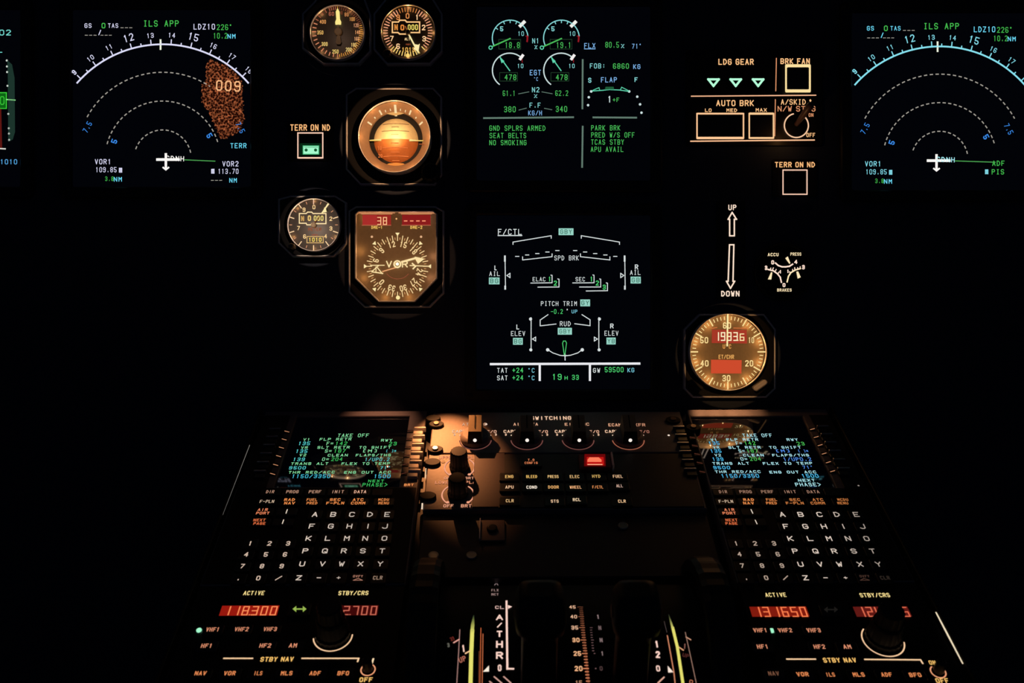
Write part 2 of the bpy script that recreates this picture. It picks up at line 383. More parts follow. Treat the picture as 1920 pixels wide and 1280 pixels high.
def pfd(mb):
    d = Draw(mb, MAIN, 0, 0, 3.556, h=HS); cy = glow((120, 225, 215)); g = glow((60, 210, 60))
    d.text('MDA TO2', -78, 217, 38, 300, cy, 0, 0.14); d.text('QNL', -30, 332, 38, 90, cy, 0, 0.14)
    d.poly([(48, 400), (80, 430), (97, 520), (100, 880), (85, 930), (55, 945), (52, 500)], glow((28, 52, 44)))
    for Y in (403, 443, 480, 572, 759, 855, 890, 932): d.disc(45 + (Y - 400) * 0.03, Y, 7, glow((205, 215, 205)), 8)
    d.poly([(-60, 618), (42, 618), (42, 722), (-60, 722)], glow((12, 100, 20)))
    d.box(-60, 618, 42, 722, 7, g); d.text('100', -30, 670, 60, 120, g, 0, 0.14); d.line([(42, 663), (100, 667)], 7, glow((150, 240, 150)))
    d.poly([(-90, 724), (8, 724), (14, 985), (-90, 985)], glow((92, 22, 18))); d.line([(-90, 985), (35, 992)], 8, glow((225, 225, 215)))
    d.text('1010', 58, 1078, 34, 112, glow((85, 165, 225)), 0, 0.15)
    d.line([(-500, 670), (-90, 670)], 6, g)
display('primary_flight_display', 'primary flight display cut by the left frame edge, showing its altitude tape and 1010', 'display', -300, 20, 43, 352, pfd)

def ewd(mb):
    d = Draw(mb, MAIN, 880, 0, 3.764, h=HS); w = glow((205, 225, 225)); c = glow((135, 215, 215)); g = glow((75, 190, 90)); bl = glow((130, 185, 240)); gr = glow((95, 120, 108)); red = glow((150, 25, 35)); tq = glow((95, 215, 175)); box = glow((38, 68, 45))
    for X, n1, egt in ((288, '18.8', '478'), (650, '19.1', '478')):
        d.arc(X, 268, 126, -112, 83, 7, c, step=6)
        d.arc(X, 268, 122, 83, 101, 11, red, step=6); d.line([(X + 110, 255), (X + 127, 255), (X + 122, 296)], 4, red)
        for a in (-55, -22, 0, 22): d.radial(X, 268, 108, 124, a, 6, c)
        d.line([(X + 72, 182), (X + 98, 156)], 23, glow((240, 240, 235)))
        d.text('5', X - 60, 203, 34, 22, c, 0, .17); d.text('10', X + 76, 237, 34, 42, c, 0, .17)
        d.box(X - 80, 278, X + 74, 346, 3, box); d.line([(X, 272), (X - 122, 326)], 9, g); d.arc(X - 138, 336, 12, 0, 360, 6, tq, step=40)
        d.text(n1, X + 16, 318, 42, 104, g, 0, .13)
        d.arc(X - 3, 497, 122, -143, 38, 8, w, step=6); d.line([(X + 72, 415), (X + 88, 392)], 20, glow((245, 240, 240))); d.line([(X + 85, 420), (X + 85, 440)], 5, red)
        d.text('10', X + 72, 465, 32, 42, c, 0, .17)
        d.line([(X - 3, 498), (X - 70, 405)], 7, tq); d.poly([(X - 76, 398), (X - 40, 432), (X - 60, 446)], tq)
        d.box(X - 74, 512, X + 52, 572, 3, box); d.text(egt, X + 2, 545, 40, 82, g, 0, .13)
    d.text('N1', 468, 288, 38, 48, c, 0, .16); d.text('%', 470, 333, 28, 20, c, 0, .16); d.text('EGT', 466, 512, 40, 78, bl, 0, .15); d.text('oC', 470, 558, 26, 30, bl, 0, .16)
    d.text('61.1', 280, 658, 40, 88, g, 0, .14); d.text('62.2', 652, 657, 40, 90, g, 0, .14); d.text('N2', 468, 633, 38, 52, c, 0, .16); d.text('%', 468, 678, 26, 22, c, 0, .16)
    d.text('380', 286, 771, 42, 82, g, 0, .14); d.text('340', 650, 769, 42, 80, g, 0, .14); d.text('F.F', 464, 742, 36, 78, c, 0, .15); d.text('KG/H', 464, 797, 36, 96, bl, 0, .16)
    for q in (((348, 662), (420, 648)), ((512, 648), (585, 661)), ((350, 776), (402, 763)), ((530, 764), (582, 774))): d.line(q, 5, gr)
    for q in (((103, 833), (733, 827)), ((875, 828), (1178, 830)), ((800, 423), (798, 765)), ((800, 893), (796, 1178))): d.line(q, 12, gr)
    d.text('FLX', 850, 322, 38, 78, bl, 0, .16); d.line([(812, 345), (888, 345)], 5, bl); d.text('80.5', 1008, 316, 42, 96, g, 0, .14); d.text('%', 1082, 325, 28, 22, c, 0, .16); d.text('71o', 1182, 326, 36, 68, bl, 0, .16)
    d.text('FOB:', 905, 465, 36, 108, c, 0, .15); d.text('6860', 1070, 466, 38, 112, g, 0, .15); d.text('KG', 1182, 470, 34, 50, bl, 0, .16)
    d.text('S', 850, 566, 34, 22, c, 0, .17); d.text('FLAP', 985, 563, 38, 112, bl, 0, .16); d.text('F', 1177, 562, 32, 22, c, 0, .17)
    d.line([(865, 642), (930, 638), (990, 632), (1060, 635), (1128, 645)], 6, tq); d.line([(870, 638), (915, 618), (920, 636)], 5, tq); d.line([(1065, 636), (1075, 615), (1128, 642)], 5, tq)
    d.poly([(962, 612), (1018, 612), (1022, 634), (955, 634)], glow((30, 90, 55))); d.disc(860, 645, 9, w); d.disc(1128, 645, 9, w)
    for q in ((843, 686), (838, 742), (1185, 682), (1205, 736), (1215, 795)): d.disc(*q, 9, w, 8)
    d.text('1', 990, 700, 46, 24, w, 0, .14); d.text('+F', 1035, 704, 30, 46, g, 0, .15)
    for s, x, y, wd in (('GND SPLRS ARMED', 339, 904, 395), ('SEAT BELTS', 272, 956, 258), ('NO SMOKiNG', 272, 1006, 262), ('PARK BRK', 962, 902, 205), ('PRED W/S OFF', 1013, 952, 306), ('TCAS STBY', 975, 1002, 232), ('APU AVAiL', 972, 1053, 230)):
        d.text(s, x, y, 38, wd, g, 0, .14)
display('engine_display', 'upper centre display with four round engine dials and green GND SPLRS ARMED text', 'display', 893, 14, 1219, 340, ewd, 'centre displays')

def sdd(mb):
    d = Draw(mb, MAIN, 880, 400, 3.764, h=HS); w = glow((215, 222, 222)); g = glow((80, 215, 115)); pale = glow((150, 210, 195)); dk = glow((60, 110, 95)); c = glow((120, 200, 220)); th = 6
    d.text('F/CTL', 286, 130, 42, 168, w, 0, .15); d.line([(203, 156), (370, 156)], 7, w)
    for x0, x1, y0, s in ((630, 735, 105, 'GBY'), (138, 213, 452, 'BG'), (1138, 1210, 446, 'GB'), (783, 852, 607, 'GY'), (624, 724, 807, 'GBY'), (308, 377, 878, 'BG'), (968, 1033, 876, 'YB')):
        hh = 48; d.poly([(x0, y0), (x1, y0), (x1, y0 + hh), (x0, y0 + hh)], pale)
        dd = Draw(mb, MAIN, 880, 400, 3.764, h=HS + 0.00006); dd.text(s, (x0 + x1) / 2, y0 + hh / 2, 32, (x1 - x0) * .78, dk, 0, .16)
    for m_ in (1, -1):
        X = lambda x: x if m_ == 1 else 1368 - x
        d.line([(X(308), 218), (X(308), 202), (X(578), 157), (X(578), 175)], th, w)
        for x, y in ((338, 303), (408, 293), (480, 283), (551, 272), (621, 262)): d.line([(X(x - 12), y), (X(x + 12), y)], 6, g if x == 338 and False else w)
        d.line([(X(376), 306), (X(376), 328), (X(584), 305), (X(584), 285)], th, w)
        a = 255 if m_ == 1 else 1100
        d.line([(a - 3, 300), (a, 530)], 6, w); d.line([(a - 4, 302), (a - 4, 335)], 12, w); d.line([(a - 2, 515), (a - 2, 532)], 12, w)
        d.line([(a + m_ * 10, 438), (a + m_ * 32, 422), (a + m_ * 32, 453)], 6, w, True)
        e = 436 if m_ == 1 else 914
        d.line([(e, 735), (e, 970)], 6, w); d.disc(e - m_ * 4, 745, 11, w); d.disc(e - m_ * 2, 962, 11, w)
        d.line([(e + m_ * 10, 886), (e + m_ * 32, 872), (e + m_ * 32, 900)], 6, w, True)
        d.line([(X(555), 714), (X(500), 752), (X(500), 793), (X(612), 780)] if m_ == 1 else [(795, 714), (852, 750), (852, 792), (744, 778)], th, w)
    d.text('SPD BRK', 686, 314, 36, 172, w, 0, .16)
    d.text('L', 185, 384, 34, 16, w, 0, .17); d.text('AiL', 178, 425, 34, 74, w, 0, .16); d.text('R', 1180, 378, 36, 24, w, 0, .17); d.text('AiL', 1171, 417, 34, 74, w, 0, .16)
    d.text('ELAC', 492, 464, 32, 90, w, 0, .18); d.text('1', 567, 463, 34, 16, g, 0, .16); d.line([(434, 491), (584, 489), (584, 437), (576, 435)], th, w); d.text('2', 607, 492, 34, 22, g, 0, .16); d.line([(484, 520), (633, 519), (633, 464), (624, 462)], th, w)
    d.text('SEC', 783, 464, 32, 66, w, 0, .18); d.text('1', 862, 463, 34, 16, g, 0, .16); d.line([(730, 490), (880, 489), (880, 436), (872, 434)], th, w); d.text('2', 903, 491, 34, 22, g, 0, .16); d.line([(778, 519), (927, 519), (927, 464), (920, 462)], th, w); d.text('3', 952, 520, 34, 22, g, 0, .16); d.line([(825, 547), (975, 545), (975, 492), (967, 490)], th, w)
    d.text('PiTCH TRiM', 632, 636, 34, 254, w, 0, .15); d.text('-0.2', 617, 692, 34, 84, g, 0, .15); d.text('o', 692, 690, 34, 14, w, 0, .15); d.text('UP', 742, 692, 26, 40, c, 0, .17)
    d.text('RUD', 677, 778, 36, 76, w, 0, .16); d.text('L', 342, 801, 34, 20, w, 0, .17); d.text('ELEV', 344, 847, 36, 100, w, 0, .15); d.text('R', 1006, 794, 34, 24, w, 0, .17); d.text('ELEV', 1003, 845, 36, 98, w, 0, .15)
    d.line([(670, 1000), (658, 915), (664, 900), (679, 900), (686, 915), (674, 1000)], 5, g); d.line([(675, 992), (676, 1034)], 7, w); d.line([(655, 1002), (697, 1002)], 5, w)
    d.line([(548, 958), (590, 984), (640, 1001), (676, 1005), (715, 1000), (765, 984), (802, 958)], 6, w); d.disc(553, 962, 12, w); d.disc(797, 962, 12, w)
    wb = glow((235, 235, 240)); d.line([(152, 1063), (1200, 1059)], 16, wb); d.line([(497, 1066), (497, 1175)], 15, wb); d.line([(851, 1066), (851, 1175)], 15, wb)
    for s, y in (('TAT', 1107), ('SAT', 1160)): d.text(s, 233, y, 36, 74, w, 0, .16); d.text('+24', 342, y - 1, 36, 76, g, 0, .15); d.text('oC', 437, y, 32, 46, c, 0, .15)
    d.text('19', 618, 1153, 42, 66, g, 0, .13); d.text('H', 683, 1160, 26, 22, g, 0, .17); d.text('33', 748, 1156, 36, 48, g, 0, .15)
    d.text('GW', 898, 1107, 34, 50, w, 0, .17); d.text('59500', 1022, 1102, 38, 132, g, 0, .15); d.text('KG', 1140, 1105, 32, 48, c, 0, .16)
display('system_display', 'lower centre display with white flight control page and green 59500 weight', 'display', 893, 404, 1219, 730, sdd, 'centre displays')

# ================================================================= ROUND AND OCTAGONAL GAUGES
def plate(t, pts, h=0.0065, lip=0.0008, lipm=None):
    """dark mounting clamp with a thin worn metal bead along its edge"""
    S = MAIN; q = uvs(S, pts, h); mb = MB(); prism(mb, S, q, 0, h, BLACK, 0.001)
    mb.build('mounting_plate', t)
    mb = MB(); o = inset(q, -lip); i = inset(q, lip)
    mb.grid([[S.pt(*p, 0.0) for p in o], [S.pt(*p, h) for p in o], [S.pt(*p, h + lip) for p in q], [S.pt(*p, h) for p in i], [S.pt(*p, 0.0) for p in i]], lipm or EDGE, sm=False)
    mb.build('edge_bead', t)
def case(t, cx, cy, r, h0, h1, m=DARK, rim=EDGE, rw=1.6):
    """round gauge case with a bright worn rim, px units"""
    S = MAIN; u, v = S.inv(cx, cy, h1); k = 1 / F * (-CY - h1); R = r * k; w_ = rw * k
    mb = MB(); lathe(mb, S, u, v, [(R, h0), (R, h1 - 0.0005), (R - w_ * .4, h1), (R - w_, h1), (R - w_ * 1.1, h1 - 0.0025)], rim, 72, cap=False)
    mb.build('rim', t); return u, v, k
CREAM = (255, 214, 150); PALE = (255, 236, 170)

# --- airspeed indicator
def airspeed():
    t = thing('airspeed_indicator', 'round airspeed gauge with pale rectangular numerals and needle pointing straight up', 'gauge', MAIN, 632, 60, 0, 'round standby gauges')
    plate(t, [(568, 26), (590, 4), (600, -10), (680, -10), (694, 28), (694, 96), (672, 119), (606, 119), (568, 90)])
    u, v, k = case(t, 632, 60, 52, 0.004, 0.012)
    mb = MB(); prism(mb, MAIN, circ(u, v, 50.5 * k, 64), 0.004, 0.0085, FACE, 0.0004)
    d = Draw(mb, MAIN, 560, 0, 10.664, 0.0087)
    X, Y = 778, 635
    for a in range(0, 360, 5):
        tm = (a - 180) / 180
        if 0 < a < 75: c = (120, 62, 40); ln = 55
        elif a < 180: c = (225, 150, 60); ln = 62 if a % 10 == 0 else 45
        elif a < 300: c = (205, 128, 92); ln = 62
        else: c = (150, 82, 58); ln = 52
        if 180 < a < 345 and (a % 10): continue
        d.radial(X, Y, 500 - ln, 500, a, 20 if (a > 185) else 13, glow(c))
    for x, y, wd, s, c in ((655, 275, 105, '60', (170, 95, 70)), (855, 255, 45, '40', (130, 70, 45)), (957, 290, 80, '80', (205, 135, 80)), (1068, 382, 105, '10', (235, 160, 85)), (1148, 505, 100, '12', (240, 165, 120)),
                           (1178, 645, 105, '14', (250, 170, 110)), (1162, 775, 100, '16', (250, 180, 125)), (1100, 895, 105, '18', (253, 210, 125)), (1000, 990, 115, '20', (255, 222, 135)), (735, 1030, 125, '25', (255, 220, 120)),
                           (518, 880, 120, '30', (255, 218, 125)), (432, 650, 120, '35', (250, 198, 110)), (482, 435, 125, '40', (235, 160, 90))):
        d.text(s + '0' if wd > 60 and s != '60' and s != '80' else s, x, y, 88, wd, glow(c), 0, .24)
    mb.build('dial_face', t)
    mb = MB(); d = Draw(mb, MAIN, 560, 0, 10.664, 0.0108)
    d.poly([(778, 160), (740, 235), (752, 380), (730, 440), (735, 495), (848, 495), (852, 440), (826, 380), (818, 235)], glow((255, 232, 140)))
    d.mb.face([MAIN.pt(*d.at(*p), 0.0107) for p in ((790, 700), (760, 720), (742, 840), (765, 885), (835, 885), (850, 840), (830, 720))], BROWNF)
    lathe(mb, MAIN, *d.at(790, 632), [(0.0035, 0.0086), (0.0035, 0.0112), (0.0025, 0.0118)], BROWNF, 20)
    d.line([(790, 490), (790, 720)], 26, BROWNF)
    mb.build('pointer', t)
    rim_lamps(t, MAIN, 632, 60, 47, 0.0108, 0.0006, AMBER, (-40, 30, 90, 140, 180, 220, 270))
    added_spot(t, 632, 60, 66, .040, .010, (1, .6, .4))
airspeed()

def altimeter(name, label, cx, cy, r, ox, oy, s, X, Y, plate_pts, metre):
    t = thing(name, label, 'gauge', MAIN, cx, cy, 0, 'round standby gauges')
    if plate_pts: plate(t, plate_pts)
    u, v, k = case(t, cx, cy, r, 0.004 if plate_pts else 0, 0.012)
    mb = MB(); prism(mb, MAIN, circ(u, v, (r - 1.5) * k, 64), 0.002, 0.0085, FACE, 0.0004)
    d = Draw(mb, MAIN, ox, oy, s, 0.0087)
    return t, mb, d
# feet altimeter
t, mb, d = altimeter('altimeter', 'round altimeter reading 000 in the top row, with long arrow pointer', 765, 59, 52, 700, 0, 10.664, 690, 630, [(702, 26), (726, -4), (726, -10), (806, -10), (828, 26), (828, 96), (806, 119), (726, 119), (702, 92)], False)
for i in range(50):
    a = i * 7.2; big = i % 5 == 0
    if 140 < a < 150: continue
    c = (255, 215, 120) if 130 < a < 230 else (240, 165, 125) if not (a < 25 or a > 335) else (200, 120, 60)
    d.radial(690, 635, 395 if big else 410, 485, a, 22 if big else 17, glow(c))
cm = glow(CREAM)
for s_, x, y in (('0', 684, 318), ('1', 875, 345), ('2', 1005, 550), ('3', 1015, 775), ('6', 495, 925), ('7', 370, 770), ('9', 495, 345)): d.text(s_, x, y, 108, 72 if s_ != '1' else 60, glow((255, 205, 150) if s_ not in '09' else (225, 140, 75)), 0, .17)
wf = glow((250, 195, 130)); d.line([(380, 440), (500, 440), (530, 405), (635, 405), (670, 440), (925, 440), (925, 650), (680, 650), (640, 680), (530, 680), (490, 650), (380, 650)], 26, wf, True)
d.text('N', 455, 545, 120, 70, glow((215, 135, 60)), 0, .2); d.text('0', 580, 550, 115, 75, glow((225, 135, 60)), 0, .2); d.text('000', 790, 545, 120, 200, glow((255, 232, 110)), 0, .2)
d.text('ALT', 680, 780, 55, 110, glow((255, 220, 160)), 0, .2); d.text('FEET', 700, 888, 30, 95, glow((170, 85, 50)), 0, .2); d.text('1013', 700, 990, 85, 260, glow((250, 190, 90)), 0, .16)
d.disc(690, 1110, 42, glow((255, 214, 110)))
mb.build('dial_face', t)
mb = MB(); d = Draw(mb, MAIN, 700, 0, 10.664, 0.0108); py_ = glow((255, 236, 170))
d.line([(640, 530), (720, 700)], 22, glow((150, 85, 40))); d.line([(715, 700), (835, 930)], 30, py_); d.poly([(795, 880), (900, 895), (930, 870), (905, 1010), (900, 1080), (870, 1020), (800, 975), (840, 930)], py_)
lathe(mb, MAIN, *d.at(690, 640), [(0.0024, 0.0086), (0.0024, 0.0112), (0.0014, 0.0117)], BROWNF, 16)
mb.build('pointer', t); 
mb = MB(); uu, vv = MAIN.inv(727, 103, 0.01); lathe(mb, MAIN, uu, vv, [(0.004, 0.004), (0.004, 0.015), (0.003, 0.016)], DARK, 20, 0.1); mb.build('setting_knob', t)
rim_lamps(t, MAIN, 765, 59, 47, 0.0108, 0.0009, AMBER, (-45, 0, 45, 90, 135, 180, 225, 270))
# metric altimeter
t, mb, d = altimeter('altimeter', 'small round metre altimeter with cut-corner bezel, left of the compass gauge, reading 1010', 588, 421, 50, 500, 340, 4.571, 400, 370, [(523, 374), (545, 368), (628, 368), (648, 380), (648, 456), (625, 480), (549, 480), (523, 455)], True)
for i in range(20):
    a = i * 18; big = i % 2 == 0
    c = (255, 215, 165) if not (a < 20 or a > 340) else (235, 190, 160)
    d.radial(402, 372, 178 if big else 187, 218 if big else 205, a, 8 if big else 6, glow(c if big else (215, 150, 110)))
for s_, x, y in (('0', 405, 220), ('1', 498, 240), ('2', 550, 320), ('3', 550, 403), ('4', 505, 470), ('6', 325, 472), ('7', 273, 400), ('9', 320, 243)): d.text(s_, x, y, 36, 24, glow(CREAM), 0, .17)
d.line([(280, 275), (338, 275), (352, 263), (385, 263), (398, 275), (508, 275), (508, 362), (385, 362), (380, 372), (345, 372), (338, 358), (280, 358)], 9, glow((255, 226, 170)), True)
d.text('N', 308, 318, 46, 26, glow((205, 160, 90)), 0, .2); d.text('0', 366, 315, 46, 28, glow((245, 205, 120)), 0, .2); d.text('000', 445, 315, 46, 82, glow((255, 232, 130)), 0, .2)
d.text('METER', 412, 410, 28, 112, glow((150, 80, 50)), 0, .17); d.box(345, 472, 485, 526, 6, glow((235, 190, 120))); d.text('1010', 415, 499, 34, 110, glow((255, 220, 100)), 0, .17); d.text('HPA', 412, 458, 14, 50, glow((180, 90, 60)), 0, .17)
mb.build('dial_face', t)
mb = MB(); d = Draw(mb, MAIN, 500, 340, 4.571, 0.0108); d.line([(385, 385), (455, 300)], 6, glow((140, 80, 45))); d.line([(476, 268), (530, 186)], 10, py_); d.poly([(468, 270), (505, 225), (515, 262)], py_)
lathe(mb, MAIN, *d.at(402, 372), [(0.0024, 0.0086), (0.0024, 0.0112), (0.0014, 0.0117)], BROWNF, 16)
mb.build('pointer', t)
mb = MB(); uu, vv = MAIN.inv(549, 462, 0.01); lathe(mb, MAIN, uu, vv, [(0.0028, 0.004), (0.0028, 0.016), (0.0018, 0.017)], BROWNF, 16, 0.12); mb.build('setting_knob', t)
rim_lamps(t, MAIN, 588, 421, 45, 0.0108, 0.0007, AMBER, (-45, 0, 120, 180, 240))
added_spot(t, 586, 424, 63, .040, .040, (1, .70, .52))

# --- standby attitude indicator
def attitude():
    t = thing('attitude_indicator', 'round artificial horizon with cream sky above orange ground', 'gauge', MAIN, 739, 255, 0)
    plate(t, [(650, 178), (668, 166), (812, 166), (827, 182), (827, 326), (814, 345), (676, 345), (650, 317)])
    S = MAIN; u, v, k = case(t, 739, 255, 68, 0.004, 0.021, rw=1.3)
    R = 66.6 * k
    mb = MB(); lathe(mb, S, u, v, [(R, 0.0165), (52 * k, 0.0105), (51 * k, 0.0095), (51 * k, 0.004)], RING, 64, cap=False)
    d = Draw(mb, MAIN, 640, 160, 6.735, 0.0117)
    def cone_tick(a, r0, r1, wd, m):   # ticks painted on the sloping ring
        g = math.radians(a); hh = lambda r: 0.0105 + (r - 52) / 14.6 * 0.006 + 0.0002
        dx, dy = math.sin(g), math.cos(g); nx, ny = dy * wd / 2 * k, -dx * wd / 2 * k
        mb.face([S.pt(u + dx * r0 * k + nx, v + dy * r0 * k + ny, hh(r0)), S.pt(u + dx * r0 * k - nx, v + dy * r0 * k - ny, hh(r0)), S.pt(u + dx * r1 * k - nx, v + dy * r1 * k - ny, hh(r1)), S.pt(u + dx * r1 * k + nx, v + dy * r1 * k + ny, hh(r1))], m)
    tk = glow((255, 222, 165))
    for a, r0, r1, wd in ((0, 44, 62, 4.5), (-30, 52, 60, 3), (30, 52, 60, 3), (-60, 52, 60, 3), (60, 52, 60, 3), (-10, 53, 56.5, 1.6), (10, 53, 56.5, 1.6), (-20, 53, 56.5, 1.6), (20, 53, 56.5, 1.6), (-45, 53.5, 56.5, 2.2), (45, 53.5, 56.5, 2.2)):
        cone_tick(a, r0, r1, wd, tk)
    mb.build('bank_ring', t)
    mb = MB(); prism(mb, S, circ(u, v, 51.5 * k, 48), 0.002, 0.005, DARK, 0.0003, BLACK); mb.build('backplate', t)
    # the ball: a shallow dome, split at the horizon
    b = MB(); RB = 44.5 * k; hz = v - 2.5 * k; zc = -0.012; RS = math.hypot(RB, 0.017)
    def dome(x, y):
        rr_ = (x - u) ** 2 + (y - hz) ** 2
        return 0.005 + zc + math.sqrt(max(RS * RS - rr_, 0)) - 0.005
    N = 20
    for sgn, m in ((1, SKY), (-1, EARTH)):
        rows = []
        for i in range(N + 1):
            y = i / N
            row = []
            yy = RB * math.sin(y * math.pi / 2)
            half = math.sqrt(max(RB * RB - yy * yy, 0)) + 1e-7
            for j in range(25):
                x = -half + 2 * half * j / 24
                X, Yv = u + x, hz + sgn * yy
                row.append(S.pt(X, Yv, dome(X, Yv) + 0.0002))
            rows.append(row if sgn < 0 else list(reversed(row)))
        b.grid(rows, m, closed=False)
    def bline(x0, x1, y, wd, m):
        P = []
        for j in range(9):
            x = x0 + (x1 - x0) * j / 8
            P.append((u + x * k, hz + y * k))
        for p, q in zip(P[:-1], P[1:]):
            b.face([S.pt(p[0], p[1] - wd * k / 2, dome(*p) + .0006), S.pt(q[0], q[1] - wd * k / 2, dome(*q) + .0006), S.pt(q[0], q[1] + wd * k / 2, dome(*q) + .0006), S.pt(p[0], p[1] + wd * k / 2, dome(*p) + .0006)], m)
    ln = surf('ball_line_dark', (0.12, 0.10, 0.06), 0.5)
    for y, hw in ((8, 7), (15.5, 26), (23, 7), (30, 25)): bline(-hw, hw, y, 1.0, ln)
    oc = glow((245, 130, 65))
    for y, hw in ((-8, 7), (-16, 24), (-24.5, 8), (-31, 24), (-38.5, 7)): bline(-hw, hw, y, 1.3, oc)
    b.build('horizon_ball', t)
    mb = MB(); d = Draw(mb, S, 640, 160, 6.735, 0.0125)
    d.text('10', 482, 792, 48, 50, oc, 0, .14); d.text('20', 492, 890, 44, 50, oc, 0, .14)
    d.poly([(360, 688), (620, 668), (750, 668), (1030, 700), (750, 708), (620, 708)], glow((255, 235, 150)))
    d.line([(360, 695), (1030, 698)], 12, glow((255, 205, 95))); mb.build('horizon_bar', t)
    mb = MB(); d = Draw(mb, S, 640, 160, 6.735, 0.0128)
    d.arc(675, 700, 48, 90, 270, 12, glow((215, 120, 60))); d.line([(985, 742), (1070, 742)], 8, glow((190, 95, 55))); mb.build('aircraft_symbol', t)
    mb = MB(); d = Draw(mb, S, 640, 160, 6.735, 0.0095)
    d.poly([(535, 345), (600, 322), (745, 322), (825, 345), (745, 368), (680, 382), (610, 368)], glow((235, 170, 95)))
    mb.build('sky_pointer', t); mb = MB(); d = Draw(mb, S, 640, 160, 6.735, 0.0095)
    d.poly([(545, 1012), (600, 985), (690, 976), (780, 985), (835, 1012), (780, 1035), (690, 1046), (600, 1035)], glow((245, 140, 60)))
    mb.build('roll_index', t)
    mb = MB(); uu, vv = S.inv(808, 326, 0.01); lathe(mb, S, uu, vv, [(0.009, 0.004), (0.009, 0.02), (0.007, 0.022)], BLACK, 28, 0.08); mb.build('caging_knob', t)
    rim_lamps(t, S, 739, 255, 61, 0.0195, 0.0013, AMBER, (-90, -40, 0, 40, 90, 150, 210))
    added_spot(t, 739, 258, 96, .072, .19, (1, .52, .25))
    lamp(t, S, 739, 256, 0.032, 0.030, (1, .66, .26), S.pt(*S.inv(739, 256), 0), 88, .7)  # added spot in front of the ball to brighten it
attitude()

